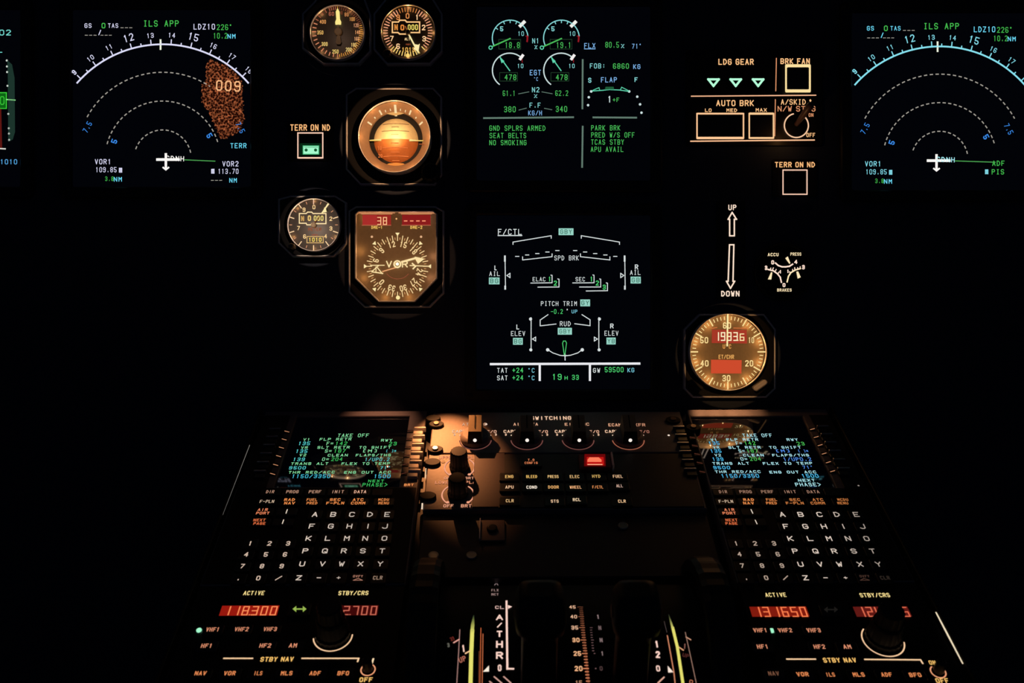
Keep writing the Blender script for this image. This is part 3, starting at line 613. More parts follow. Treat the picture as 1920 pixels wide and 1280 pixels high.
# --- compass gauge (distance and radio bearing)
def dial_compass():
    t = thing('radio_magnetic_indicator', 'amber compass gauge marked VOR with two red number windows on top', 'gauge', MAIN, 743, 485, 0)
    S = MAIN
    plate(t, [(655, 396), (668, 388), (816, 388), (831, 396), (831, 549), (805, 575), (684, 575), (655, 547)])
    oc = uvs(S, [(668, 402), (674, 397), (812, 397), (818, 402), (818, 521), (777, 564), (711, 564), (668, 521)], 0.012)
    mb = MB(); prism(mb, S, oc, 0.004, 0.009, DARK, 0.0004, BROWNF)
    d = Draw(mb, S, 650, 390, 6.737, 0.0093); cm = glow((250, 215, 155)); cmd = glow((225, 170, 110)); X, Y = 642, 735
    for i in range(72):
        a = i * 5 + 2.5
        big = i % 2 == 0; d.radial(X, Y, 325 if big else 338, 388 if big else 362, a - 2.5 + 4 * 0, 10 if big else 7, cm if big else cmd)
    for a in range(0, 360, 45):
        if a == 180: d.disc(648, 1130, 26, glow((255, 232, 160))); continue
        g = math.radians(a); r0, r1 = 382, 424; dx, dy = math.sin(g), -math.cos(g); px_, py__ = -dy, dx
        d.poly([(X + dx * r0, Y + dy * r0), (X + dx * r1 + px_ * 27, Y + dy * r1 + py__ * 27), (X + dx * r1 - px_ * 27, Y + dy * r1 - py__ * 27)], glow((255, 232, 170)))
    for i, s_ in enumerate(('12', '15', '18', '21', '24', '27', '30', '33', '0', '3', '6', '9')):
        if s_ in ('3', '21'): continue
        a = -15 + i * 30 + 0.0; g = math.radians(a); d.text(s_, X + 283 * math.sin(g), Y - 283 * math.cos(g), 74, 40 if len(s_) == 1 else 88, cm, a, .15)
    d.arc(645, 720, 175, 130, 232, 7, glow((150, 80, 55)))
    for x0, x1, c in ((200, 560, (150, 38, 32)), (700, 1060, (138, 28, 28))):
        d.poly([(x0, 85), (x1, 85), (x1, 212), (x0, 212)], glow(c)); d.line([(x0 - 8, 72), (x1 + 10, 72)], 16, glow((205, 130, 85))); d.line([(x0 - 6, 216), (x1, 216)], 8, glow((190, 105, 75)))
    d.poly([(200, 86), (380, 86), (380, 210), (200, 210)], glow((175, 48, 45)))
    d.line([(155, 60), (600, 56)], 22, glow((195, 130, 88))); d.line([(665, 56), (1100, 60)], 22, glow((195, 130, 88)))
    d.text('DME-1', 382, 243, 40, 140, glow((250, 200, 100)), 0, .2); d.text('DME-2', 880, 243, 40, 150, glow((250, 200, 100)), 0, .2)
    d.disc(318, 362, 15, glow((225, 175, 130))); d.disc(940, 362, 15, glow((225, 175, 130))); d.disc(628, 135, 11, glow((245, 180, 120)))
    dd = Draw(mb, S, 650, 390, 6.737, 0.0095); dd.seg('38', 375, 520, 162, 88, glow((255, 190, 135)))
    for x in (745, 822, 900, 975): dd.line([(x - 16, 162), (x + 16, 162)], 14, glow((255, 150, 110)))
    mb.build('dial_face', t)
    mb = MB(); d = Draw(mb, S, 650, 390, 6.737, 0.0102); py1 = glow((255, 226, 165))
    d.line([(320, 800), (400, 728)], 12, py1); d.line([(320, 805), (455, 825)], 14, py1); d.line([(390, 755), (450, 828)], 12, py1); d.line([(300, 722), (475, 722)], 10, py1); d.line([(370, 740), (370, 810)], 10, py1)
    d.line([(455, 800), (620, 752)], 14, glow((235, 165, 110))); d.line([(760, 660), (850, 632)], 14, glow((245, 180, 130))); mb.build('thin_pointer', t)
    mb = MB(); d = Draw(mb, S, 650, 390, 6.737, 0.0108)
    d.line([(700, 680), (870, 632)], 26, py1); d.poly([(860, 612), (985, 640), (900, 705), (870, 650)], py1); d.line([(800, 725), (1040, 735)], 12, py1)
    d.line([(830, 700), (870, 735), (840, 765)], 18, py1); d.text('V', 535, 708, 84, 74, py1, 0, .17); d.text('R', 735, 708, 84, 74, py1, 0, .17); d.arc(640, 708, 40, 0, 360, 20, py1, step=20)
    lathe(mb, S, *d.at(640, 706), [(0.0022, 0.0092), (0.0022, 0.0112), (0.0015, 0.0116)], METAL, 20)
    mb.build('wide_pointer', t)
    mb = MB(); o = inset(oc, -0.0009); i = inset(oc, 0.0002)
    mb.grid([[S.pt(*p, 0.004) for p in o], [S.pt(*p, 0.0140) for p in o], [S.pt(*p, 0.0146) for p in oc], [S.pt(*p, 0.0140) for p in i], [S.pt(*p, 0.009) for p in i]], EDGE, sm=False)
    mb.build('case_rim', t)
    for x, y, e, c in ((680, 410, .0030, AMBER), (712, 406, .003, AMBER), (775, 406, .003, (1, .5, .3)), (806, 412, .0022, (1, .5, .3)), (676, 470, .004, AMBER), (811, 480, .0025, (1, .5, .3)), (682, 520, .004, AMBER), (806, 520, .003, (1, .5, .3)), (722, 556, .004, AMBER), (766, 556, .004, AMBER)):
        lamp(t, S, x, y, 0.0130, e * .2, c)
    added_spot(t, 743, 487, 101, .066, .062, (1, .48, .22))
    # added spots below the gauge stand in for its spill over the console
    lamp(t, S, 790, 583, 0.022, 2.9, (1, .35, .11), PED.pt(*PED.inv(848, 836)), 39, 1.0, 0.001)
    lamp(t, S, 700, 583, 0.034, 0.34, (1, .42, .22), PED.pt(*PED.inv(710, 790)), 46, 1.0, 0.0)
dial_compass()

# --- clock
def clock():
    t = thing('clock', 'round amber clock with a lit red time window above an empty red one', 'clock', MAIN, 1366, 661, 0)
    S = MAIN
    plate(t, [(1284, 618), (1312, 590), (1432, 590), (1453, 618), (1453, 728), (1436, 744), (1300, 744), (1284, 728)])
    u, v, k = case(t, 1366, 660, 72.5, 0.004, 0.0155, rw=1.5)
    mb = MB(); prism(mb, S, circ(u, v, 71 * k, 72), 0.004, 0.0095, DARK, 0.0003, BROWNF)
    d = Draw(mb, S, 1260, 360, 3.2, 0.0098); cm = glow((255, 222, 150)); X, Y = 335, 958
    for i in range(60):
        big = i % 5 == 0; d.radial(X, Y, 182 if big else 194, 222 if big else 211, i * 6, 8 if big else 5, cm)
    for s_, x, y in (('60', 330, 800), ('10', 475, 888), ('20', 463, 1027), ('30', 326, 1116), ('40', 195, 1027), ('50', 193, 888)): d.text(s_, x, y, 37, 48 if s_ != '10' else 34, cm, 0, .15)
    d.poly([(240, 825), (448, 827), (450, 908), (238, 905)], glow((165, 55, 38))); d.poly([(234, 1005), (418, 1008), (416, 1088), (234, 1087)], glow((205, 75, 45)))
    dd = Draw(mb, S, 1260, 360, 3.2, 0.0100); dd.seg('1933', 250, 400, 866, 46, glow((255, 238, 195)), .14); dd.seg('.6', 400, 440, 870, 38, glow((255, 232, 170)), .15)
    d.text('UTC', 330, 926, 26, 50, glow((235, 160, 80)), 0, .17); d.text('ET/CHR', 326, 988, 26, 92, glow((240, 175, 95)), 0, .17)
    d.line([(238, 818), (270, 812)], 5, glow((205, 110, 60))); d.line([(370, 815), (448, 818)], 5, glow((205, 110, 60)))
    mb.build('dial_face', t)
    mb = MB(); d = Draw(mb, S, 1260, 360, 3.2, 0.0112); d.line([(334, 740), (331, 940)], 9, glow((255, 236, 170)))
    lathe(mb, S, *d.at(331, 935), [(0.0016, 0.0096), (0.0016, 0.0116), (0.001, 0.012)], BROWNF, 14); mb.build('second_hand', t)
    for x, y, m_ in ((1425, 722, GREYK), (1305, 722, DARK)):
        mb = MB(); uu, vv = S.inv(x, y, 0.01); sg = 1 if x > 1366 else -1
        q = [(uu + a * math.cos(.6 * sg) - b * math.sin(.6 * sg), vv + a * math.sin(.6 * sg) + b * math.cos(.6 * sg)) for a, b in rr(-0.007, -0.0025, 0.007, 0.0025, 0.002)]
        prism(mb, S, q, 0.004, 0.013, m_, 0.001); mb.build('push_button', t)
    rim_lamps(t, S, 1366, 660, 62, 0.0142, 0.0020, AMBER, range(0, 360, 36)); added_spot(t, 1368, 667, 92, .080, .075, (1, .50, .18))
    for x in (1318, 1350, 1382, 1412): lamp(t, S, x, 738, 0.024, 0.026 if x < 1390 else .012, (1, .46, .20), PED.pt(*PED.inv(x, 773)), 78, 1.0, 0.0)  # added spots that brighten the console strip under the clock
clock()

# --- brake pressure gauge
t = thing('brake_pressure_gauge', 'small triple pressure gauge marked ACCU PRESS and BRAKES', 'gauge', MAIN, 1470, 510)
mb = MB(); u, v = MAIN.inv(1470, 510, .006); lathe(mb, MAIN, u, v, [(0.027, 0), (0.027, 0.006), (0.0262, 0.0068), (0.0252, 0.0068), (0.025, 0.005)], DARK, 56, cap=False); mb.build('rim', t)
mb = MB(); prism(mb, MAIN, circ(u, v, 0.0251, 56), 0, 0.005, BLACK, 0.0003)
d = Draw(mb, MAIN, 1420, 450, 11.636, .0052); c1 = glow((255, 225, 205)); c2 = glow((255, 232, 185))
d.text('ACCU', 345, 315, 72, 235, c2, 0, .19); d.text('PRESS', 840, 305, 72, 235, c2, 0, .19); d.text('BRAKES', 590, 1088, 68, 315, c2, 0, .19)
d.line([(395, 500), (460, 555), (540, 582), (620, 582), (700, 570), (770, 525)], 32, c1); d.text('0', 335, 485, 90, 62, c1, 0, .24); d.text('4', 840, 475, 90, 70, c1, 0, .22)
d.text('3', 190, 605, 95, 55, c1, 0, .22); d.text('3', 1005, 590, 95, 60, c1, 0, .22); d.text('1', 505, 690, 75, 40, c1, 0, .25); d.text('1', 668, 680, 75, 40, c1, 0, .25)
d.line([(235, 640), (350, 670), (440, 735), (500, 810), (525, 920)], 30, c1); d.line([(940, 620), (830, 650), (730, 710), (680, 790), (650, 910)], 30, c2)
for q in (((280, 640), (295, 610)), ((330, 650), (350, 605)), ((385, 690), (410, 640)), ((450, 730), (480, 690)), ((770, 680), (770, 640)), ((820, 650), (815, 600)), ((880, 630), (880, 600)), ((930, 620), (935, 580)), ((720, 720), (700, 690))): d.line(q, 20, c1)
d.text('0', 582, 980, 85, 62, c1, 0, .24); mb.build('dial_face', t)
for q in ([(610, 395), (665, 355), (720, 500), (700, 520)], [(300, 700), (328, 705), (305, 860), (230, 855)], [(850, 690), (890, 680), (948, 810), (880, 840)]):
    mb = MB(); d = Draw(mb, MAIN, 1420, 450, 11.636, .0058); d.poly(q, c2); mb.build('pointer', t)

# ================================================================= PUSH BUTTONS AND PLACARDS
ORG = (255, 196, 135)
def lit_box(d, x0, y0, x1, y1, w, c, top=None, bot=None):
    d.box(x0, y0, x1, y1, w, glow(c))
    if top: d.line([(x0 + 8, y0), (x1 - 8, y0)], w * top, glow(c))
    if bot: d.line([(x0 + 8, y1), (x1 - 8, y1)], w * bot, glow(c))
def button(t, S, x0, y0, x1, y1, d0, w, c, top=None, bot=None, h=0.004, extra=None):
    """square push button: body, lit outline round its cap"""
    mb = MB(); d = Draw(mb, S, d0[0], d0[1], d0[2], h + 0.0002)
    p = d.at(x0, y1); q = d.at(x1, y0); e = 0.0006
    prism(mb, S, rr(p[0] - e, p[1] - e, q[0] + e, q[1] + e, 0.0012, 2), 0.0012, h, BLACK, 0.0002)
    lit_box(d, x0, y0, x1, y1, w, c, top, bot)
    d2 = Draw(mb, S, d0[0], d0[1], d0[2], h + 0.0012); ins = 0.0013
    prism(mb, S, rr(p[0] + ins, p[1] + ins, q[0] - ins, q[1] - ins, 0.0006, 2), h, h + 0.0009, KEY, 0.0003)
    if extra: extra(d2)
    return mb.build('push_button', t)
def gear_panel():
    t = thing('landing_gear_panel', 'LDG GEAR and AUTO BRK indicator panel with three green triangles', 'control panel', MAIN, 1412, 185)
    Z = (1260, 80, 4.266)
    mb = MB(); q = rr(*MAIN.inv(1286, 274), *MAIN.inv(1542, 94), 0.003); prism(mb, MAIN, q, 0, 0.0015, DARK, 0.0005)
    d = Draw(mb, MAIN, *Z, 0.0017); o = glow(ORG); o2 = glow((225, 150, 105))
    d.text('LDG GEAR', 512, 153, 48, 282, o, 0, .16); d.text('BRK FAN', 985, 148, 46, 235, o, 0, .17); d.text('AUTO BRK', 504, 483, 48, 300, o, 0, .16)
    d.text('LO', 290, 540, 28, 52, o, 0, .2); d.text('MED', 478, 540, 28, 84, o, 0, .2); d.text('MAX', 714, 538, 28, 88, o, 0, .2)
    d.text('A/SKiD &', 998, 474, 44, 254, o, 0, .14); d.text('N/W STRG', 996, 528, 44, 302, o2, 0, .14); d.text('ON', 1112, 578, 30, 38, o2, 0, .18); d.text('OFF', 1110, 738, 34, 70, o, 0, .18)
    d.line([(835, 125), (830, 385)], 7, o2); d.line([(827, 455), (822, 745)], 7, o2); d.line([(155, 428), (1150, 420)], 9, glow((240, 180, 140))); d.line([(150, 788), (1138, 778)], 10, glow((250, 190, 145)))
    mb.build('face_plate', t)
    for X in (332, 510, 689):
        mb = MB(); d = Draw(mb, MAIN, *Z, 0.0026); u, v = d.at(X, 318)
        prism(mb, MAIN, rr(u - .0085, v - .0065, u + .0085, v + .0065, .001, 2), 0.0015, 0.0023, BLACK, .0002)
        d.line([(X - 42, 293), (X + 42, 293), (X, 346)], 17, glow((180, 255, 215)), True); mb.build('indicator_light', t, label='dark square lamp with a lit pale green triangle')
    button(t, MAIN, 200, 567, 572, 762, Z, 11, (255, 200, 150), 1.2, 1.7)
    button(t, MAIN, 618, 567, 812, 762, Z, 11, (255, 205, 150), 1.5, 1.3)
    button(t, MAIN, 912, 186, 1103, 385, Z, 14, (255, 225, 160), 1.9, 1.8)
    mb = MB(); d = Draw(mb, MAIN, *Z, 0.003); d.arc(995, 662, 96, 38, 345, 10, glow((250, 200, 160)), step=7)
    u, v = d.at(995, 655); lathe(mb, MAIN, u, v, [(0.0105, 0.0015), (0.0105, 0.0028), (0.0095, 0.0028)], BLACK, 32)
    # bat-handled lever leaning up to the right
    rows = []
    for f_, r in ((0, .0022), (.3, .0026), (.7, .0032), (1, .0036), (1.12, .0028), (1.18, .001)):
        c = MAIN.pt(u + .006 * f_, v + .012 * f_, .003 + .020 * f_)
        ax = (MAIN.pt(u + .006, v + .012, .023) - MAIN.pt(u, v, .003)).normalized(); a1 = ax.cross(Vector((1, 0, 0))).normalized(); a2 = ax.cross(a1)
        rows.append([c + (a1 * math.cos(g * math.pi / 8) + a2 * math.sin(g * math.pi / 8)) * r for g in range(16)])
    lm = surf('switch_lever_brown', (0.10, 0.05, 0.045), .4)
    k_ = mb.grid(rows, lm); mb.cap(k_ + 80, 16, lm); mb.build('toggle_switch', t)
    lamp(t, MAIN, 1478, 250, .02, .004, AMBER)
gear_panel()
def terr(label, x0, y0, x1, y1, tx, ty, tw, Z, on):
    t = thing('terrain_button', label, 'push button', MAIN, Z[0] + (x0 + x1) / 2 / Z[2], Z[1] + (y0 + y1) / 2 / Z[2], 0, 'TERR ON ND buttons')
    mb = MB(); d = Draw(mb, MAIN, *Z, 0.0017); p = d.at(min(x0, tx - tw / 2) - 20, y1 + 20); q = d.at(max(x1, tx + tw / 2) + 20, ty - 45)
    prism(mb, MAIN, rr(*p, *q, .002), 0, .0015, DARK, .0004)
    d.text('TERR ON ND', tx, ty, 44, tw, glow((255, 190, 125)), 0, .18); mb.build('face_plate', t)
    def ex(d):
        if on:
            dd = Draw(d.mb, MAIN, *Z, d.h - 0.0001); dd.poly([(222, 955), (362, 955), (362, 1035), (222, 1035)], glow((6, 40, 20)))
            d.poly([(245, 975), (345, 975), (345, 1025), (245, 1025)], glow((165, 250, 205)))
            dd = Draw(d.mb, MAIN, *Z, d.h + 0.0001); dd.disc(263, 1000, 11, glow((20, 90, 50)), 8); dd.disc(326, 1000, 11, glow((20, 90, 50)), 8); dd.line([(252, 982), (340, 982)], 3, glow((20, 120, 60)))
            dd.line([(243, 972), (347, 972), (347, 1027), (243, 1027)], 5, glow((80, 190, 130)), True)
    button(t, MAIN, x0, y0, x1, y1, Z, 8 if on else 9, (250, 205, 180), None, 1.3 if on else None, extra=ex)
terr('TERR ON ND push button with its green light on, left of the artificial horizon', 208, 886, 374, 1052, 290, 850, 265, (500, 0, 3.556), True)
terr('dark unlit TERR ON ND push button under the brake switches', 888, 1018, 1080, 1212, 983, 975, 320, (1260, 80, 4.266), False)
def gear_placard():
    t = thing('gear_lever_placard', 'upright placard with UP and DOWN outline arrows above the clock', 'sign', MAIN, 1370, 470)
    mb = MB(); d = Draw(mb, MAIN, 1260, 360, 3.2, .0017); prism(mb, MAIN, rr(*d.at(270, 645), *d.at(440, 50), .002), 0, .0015, DARK, .0004); mb.build('face_plate', t)
    c = glow((255, 228, 205))
    mb = MB(); d = Draw(mb, MAIN, 1260, 360, 3.2, .0019); d.text('UP', 362, 92, 34, 48, c, 0, .2)
    d.line([(346, 262), (346, 163), (337, 163), (361, 122), (387, 163), (374, 163), (374, 262)], 8, c, True); mb.build('up_arrow', t)
    mb = MB(); d = Draw(mb, MAIN, 1260, 360, 3.2, .0019); d.text('DOWN', 350, 609, 34, 110, c, 0, .19)
    d.line([(345, 316), (371, 316), (366, 535), (376, 535), (351, 577), (327, 535), (337, 535)], 8, c, True); mb.build('down_arrow', t)
gear_placard()

# ================================================================= CONSOLE
P = PED
EL, ER = P.inv(490, 775)[0], P.inv(1562, 775)[0]
LL, LR = P.inv(497, 775)[0], P.inv(800, 775)[0]
RL, RR = P.inv(1290, 775)[0], P.inv(1553, 775)[0]
CL_, CR_ = P.inv(811, 790)[0], P.inv(1280, 790)[0]
V = lambda py, h=0: P.inv(960, py, h)[1]
def pedestal():
    t = thing('center_console', 'sloping dark centre console that carries both keypads and the thrust levers', 'console', P, 1025, 900, 0)
    mb = MB(); vb = V(1280) - 0.16; vt = V(766); h = -0.014
    A = [P.pt(EL, vb, h), P.pt(ER, vb, h), P.pt(ER, vt, h), P.pt(EL, vt, h)]
    B = [Vector((p.x, p.y, 0.001)) for p in A]
    B[2].y = B[3].y = -0.004; A[2].y = A[3].y = min(A[2].y, -0.004)
    mb.face(A, DARK); mb.face([B[0], B[1], A[1], A[0]], DARK); mb.face([B[1], B[2], A[2], A[1]], DARK); mb.face([B[2], B[3], A[3], A[2]], DARK); mb.face([B[3], B[0], A[0], A[3]], DARK); mb.face(B[::-1], DARK)
    mb.build('console_body', t)
    for u0, u1, nm in ((EL - .0022, EL, 0), (ER, ER + .0022, 1)):
        mb = MB(); prism(mb, P, [(u0, vb), (u1, vb), (u1, vt), (u0, vt)], h - .01, 0.0008, DARK, .0005); mb.build('side_trim', t)
    # glint along each console edge, painted as a thin glowing strip
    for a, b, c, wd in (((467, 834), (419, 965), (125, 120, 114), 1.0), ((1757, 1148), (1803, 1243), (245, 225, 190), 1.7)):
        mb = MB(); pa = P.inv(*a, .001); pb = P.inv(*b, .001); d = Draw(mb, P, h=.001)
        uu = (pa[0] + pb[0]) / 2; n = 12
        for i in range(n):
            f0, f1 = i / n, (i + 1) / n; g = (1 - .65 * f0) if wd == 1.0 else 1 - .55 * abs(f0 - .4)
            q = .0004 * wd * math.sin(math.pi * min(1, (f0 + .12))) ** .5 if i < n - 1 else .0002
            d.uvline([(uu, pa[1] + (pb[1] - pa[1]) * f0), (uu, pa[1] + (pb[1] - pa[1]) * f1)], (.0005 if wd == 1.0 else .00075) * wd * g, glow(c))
        mb.build('painted_glint', t)
    # quarter-turn fasteners in the rails
    for px, py, lab in ((812, 783, 1), (818, 794, 0), (816, 841, 0), (811, 865, 1), (802, 928, 1), (1262, 786, 0), (1300, 800, 0)):
        mb = MB(); u, v = P.inv(px, py, .002)
        q = [(u + math.cos(a * math.pi / 12) * .0068, v + math.sin(a * math.pi / 12) * .0050) for a in range(24)]
        prism(mb, P, q, -.010, .0022, BLACK, .0006)
        if not lab:
            q = circ(u, v, .0026, 14); prism(mb, P, q, .0018, .0034, surf('fastener_brown', (.14, .09, .07), .3, .5), .0003)
        mb.build('fastener', t)
    return t
pedestal()
LEG = (235, 205, 175); LEGO = (235, 140, 75)
def key(t, px, py, w_, v_, legend, Z, H, W, c, two=None, m=KEY, hk=.0022, cut=None, t_=.16, name='key', led=None):
    """one key cap with its lit legend; px, py are readings in Z"""
    mb = MB(); d = Draw(mb, P, *Z, hk + .00015); u, v = d.at(px, py)
    prism(mb, P, rr(u - w_ / 2, v - v_ / 2, u + w_ / 2, v + v_ / 2, .0012, 2), -.0005, hk, m, .0005)
    g = glow(c)
    if legend and two: d.text(legend, px, py - H * .62, H, W, g, 0, t_ + .06); d.text(two, px, py + H * .62, H, W * max(1, len(two) / len(legend)) if len(two) > len(legend) else W, g, 0, t_ + .06)
    elif legend: d.text(legend, px, py, H, W, g, 0, t_)
    return mb.build(name, t)
def cdu(label, right):
    t = thing('flight_computer_keypad', label, 'keypad', P, 1500 if right else 610, 960, 0, 'flight computer keypads')
    L, R = (RL, RR) if right else (LL, LR)
    v1, v0 = V(769), V(1094)
    Zs = (1250, 760, 4.8) if right else (400, 760, 4.8); Zk = (1300, 900, 4.8) if right else (400, 900, 4.8)
    sc = [(235, 98), (1300, 98), (1450, 742), (385, 742)] if right else [(700, 98), (1765, 98), (1670, 735), (600, 735)]
    d = Draw(None, P, *Zs, 0.0); q = [d.at(*p) for p in sc]
    sl = min(q[0][0], q[3][0]) if right else (q[0][0] + q[3][0]) / 2; sr = (q[1][0] + q[2][0]) / 2; sl = (q[0][0] + q[3][0]) / 2
    st, sb = q[0][1], q[3][1]
    mb = MB()
    frame(mb, P, [(L, v0), (R, v0), (R, v1), (L, v1)], [(sl, sb), (sr, sb), (sr, st), (sl, st)], -.012, 0, PLATE if not right else PLATE, .0006)
    mb.build('housing', t)
    # dark keypad overlay
    mb = MB(); prism(mb, P, [(L + .001, v0 + .001), (R - .001, v0 + .001), (R - .001, sb - .0015), (L + .001, sb - .0015)], -.0005, .0006, BLACK, .0003); 
    mb.build('keypad_overlay', t)
    if not right:
        mb = MB(); prism(mb, P, [(L + .0005, sb - .001), (sl - .006, sb - .001), (sl - .006, st + .001), (L + .0005, st + .001)], -.0005, .0006, DARK, .0003); mb.build('side_overlay', t)
    else:
        mb = MB(); prism(mb, P, [(sr + .006, sb - .001), (R - .0005, sb - .001), (R - .0005, st + .001), (sr + .006, st + .001)], -.0005, .0006, DARK, .0003); mb.build('side_overlay', t)
    mb = MB(); hs = -.002; prism(mb, P, [(sl + .0001, sb + .0001), (sr - .0001, sb + .0001), (sr - .0001, st - .0001), (sl + .0001, st - .0001)], -.012, hs, SCREEN, .0003)
    d = Draw(mb, P, *Zs, hs + .0002); d.gap = .42
    if right: w, cy, g, b = (175, 232, 240), (80, 190, 240), (75, 190, 85), (85, 145, 240)
    else: w, cy, g, b = (135, 222, 160), (85, 205, 205), (60, 185, 90), (70, 190, 215)
    w, cy, g, b = glow(w), glow(cy), glow(g), glow(b)
    if right:
        T = [('TAKE OFF', 815, 268, 30, 265, w), ('V1', 425, 308, 22, 56, w), ('FLP RETR', 680, 306, 22, 285, w), ('RWY', 1130, 306, 22, 100, w), ('135', 425, 338, 30, 98, cy), ('F=', 650, 338, 28, 55, w), ('142', 748, 338, 30, 100, g), ('23', 1205, 342, 30, 68, g),
             ('VR', 445, 376, 22, 56, w), ('SLT RETR', 700, 376, 22, 290, w), ('TO SHiFT', 1065, 376, 22, 285, w), ('135', 442, 408, 30, 98, cy), ('S=', 675, 408, 28, 55, w), ('187', 770, 408, 30, 100, g), ('[M]', 1045, 408, 24, 130, b), ('[ ]*', 1228, 408, 24, 90, b),
             ('V2', 460, 446, 22, 56, w), ('CLEAN', 780, 446, 22, 185, w), ('FLAPS/THS', 1115, 446, 22, 330, w), ('139', 460, 482, 30, 98, cy), ('O=', 695, 480, 28, 60, w), ('204', 797, 480, 30, 100, g), ('1/UP0.2', 1175, 482, 30, 250, b),
             ('TRANS ALT', 577, 520, 22, 330, w), ('FLEX TO TEMP', 1088, 520, 22, 445, w), ('9500', 495, 558, 26, 150, cy), ('71o', 1272, 555, 26, 95, b), ('THR RED/ACC', 640, 595, 22, 410, w), ('ENG OUT ACC', 1135, 598, 22, 420, w),
             ('1150/3350', 660, 632, 32, 340, cy), ('1500', 1290, 632, 32, 150, cy), ('NEXT', 1258, 672, 22, 150, w), ('PHASE>', 1272, 710, 30, 230, w)]
    else:
        T = [('TAKE OFF', 1260, 268, 30, 280, w), ('V1', 840, 305, 22, 60, w), ('FLP RETR', 1100, 303, 22, 285, w), ('RWY', 1560, 312, 22, 100, w), ('135', 818, 340, 30, 105, cy), ('F=', 1050, 340, 28, 60, w), ('142', 1152, 340, 30, 105, g), ('23', 1615, 342, 30, 70, g),
             ('VR', 820, 378, 22, 60, w), ('SLT RETR', 1082, 376, 22, 290, w), ('TO SHiFT', 1455, 376, 22, 285, w), ('135', 795, 410, 30, 105, cy), ('S=', 1035, 408, 28, 60, w), ('187', 1138, 408, 30, 105, g), ('[M]', 1410, 408, 24, 135, w), ('[ ]*', 1600, 408, 24, 90, cy),
             ('V2', 805, 445, 22, 60, w), ('CLEAN', 1120, 446, 22, 180, w), ('FLAPS/THS', 1440, 446, 22, 315, w), ('139', 770, 484, 30, 105, cy), ('O=', 1010, 482, 28, 60, w), ('204', 1112, 482, 30, 100, g), ('1/UP0.2', 1475, 484, 30, 220, cy),
             ('TRANS ALT', 867, 522, 22, 335, w), ('FLEX TO TEMP', 1372, 522, 22, 435, w), ('9500', 757, 560, 26, 150, cy), ('71o', 1550, 560, 26, 95, cy), ('THR RED/ACC', 885, 600, 22, 415, w), ('ENG OUT ACC', 1388, 600, 22, 420, w),
             ('1150/3350', 880, 635, 32, 345, b), ('1500', 1520, 635, 32, 148, b), ('NEXT', 1465, 678, 22, 142, g), ('PHASE>', 1455, 712, 30, 225, g)]
    for s_, x, y, h_, wd, c in T: d.text(s_, x, y, h_ * 1.1, wd, c, 0, .2 if h_ < 25 else .16)
    mb.build('screen', t)
    # side keys, six each side, with a ridge between them
    dv = (V(805) - V(882)) / 5
    for side in (0, 1):
        for i in range(6):
            py = 806 + i * 14.6 + i * i * .25
            if side == 0: u1_ = sl - .0095; u0_ = u1_ - .0085
            else: u0_ = sr + .0060; u1_ = u0_ + .0085
            v = V(py + 8); m = GREYK if side == 1 and not right else KEY  # amber-lit column painted with paler caps and ridges than the others
            mb = MB(); prism(mb, P, rr(u0_, v - .0027, u1_, v + .0027, .0008, 2), -.0005, .0028, m, .0005); mb.build('side_key', t)
            mb = MB(); v = V(py + 1); e = .0022 if side else 0; e2 = 0 if side else .0022
            prism(mb, P, [(u0_ + .0005 - e2, v - .0009), (u1_ + e, v - .0009), (u1_ + e, v + .0009), (u0_ + .0005 - e2, v + .0009)], -.0005, .0042, EDGE if side == 1 and not right else METAL, .0003); mb.build('key_ridge', t)
            # lit dash beside the glass
            mb = MB(); d = Draw(mb, P, 0, 0, 1, .0008); uu = (sl - .0042) if side == 0 else (sr + .0027); v = V(py + 2)
            lc = (205, 140, 100) if side == (1 if right else 0) else (90, 45, 35)
            prism(mb, P, [(uu - .0026, v - .002), (uu + .0026, v - .002), (uu + .0026, v + .002), (uu - .0026, v + .002)], -.0005, .0006, DARK, .0002)
            sl_ = -.0008 if side == 0 else .0008
            d.uvline([(uu - .0020, v - sl_), (uu + .0020, v + sl_)], .0007, glow(lc)); mb.build('dash_mark', t)
    dim = .8 if right else 1.0
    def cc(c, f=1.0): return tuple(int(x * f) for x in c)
    X1 = (267, 470, 665, 868, 1078) if right else (512, 712, 915, 1120, 1322)
    for x, s_ in zip(X1, ('DIR', 'PROG', 'PERF', 'INIT', 'DATA')):
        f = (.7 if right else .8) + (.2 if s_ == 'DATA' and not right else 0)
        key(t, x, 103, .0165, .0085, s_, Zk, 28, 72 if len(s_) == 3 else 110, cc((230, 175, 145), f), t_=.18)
    key(t, 1270 if right else 1520, 103, .0165, .0085, '', Zk, 28, 72, LEG, m=surf('key_brown', (.06, .03, .025), .5) if not right else KEY)
    X2 = (293, 497, 703, 913, 1120, 1345) if right else (483, 686, 888, 1097, 1303, 1533)
    for i, (x, s_, s2) in enumerate(zip(X2, ('F-PLN', 'RAD', 'FUEL', 'SEC', 'ATC', 'MCDU'), (None, 'NAV', 'PRED', 'F-PLN', 'COMM', 'MENU'))):
        key(t, x, 190, .0165, .0085, s_, Zk, 28 if not s2 else 25, (128 if right else 128) if not s2 else 96, cc(LEG, .85) if not s2 else cc(LEGO, .85 if right and i > 2 else 1), s2, t_=.17)
    key(t, 323 if right else 445, 280, .0165, .0085, 'AIR', Zk, 25, 90, cc((230, 130, 90)), 'PORT')
    key(t, 343 if right else 415, 373, .0165, .0085, 'NEXT', Zk, 25, 108, cc((225, 110, 65)), 'PAGE')
    key(t, 527 if right else 660, 280, .0165, .0085, '^', Zk, 0.1, .1, LEG)
    key(t, 565 if right else 627, 373, .0165, .0085, '^', Zk, 0.1, .1, LEG)
    mb = MB(); d = Draw(mb, P, *Zk, .0025)
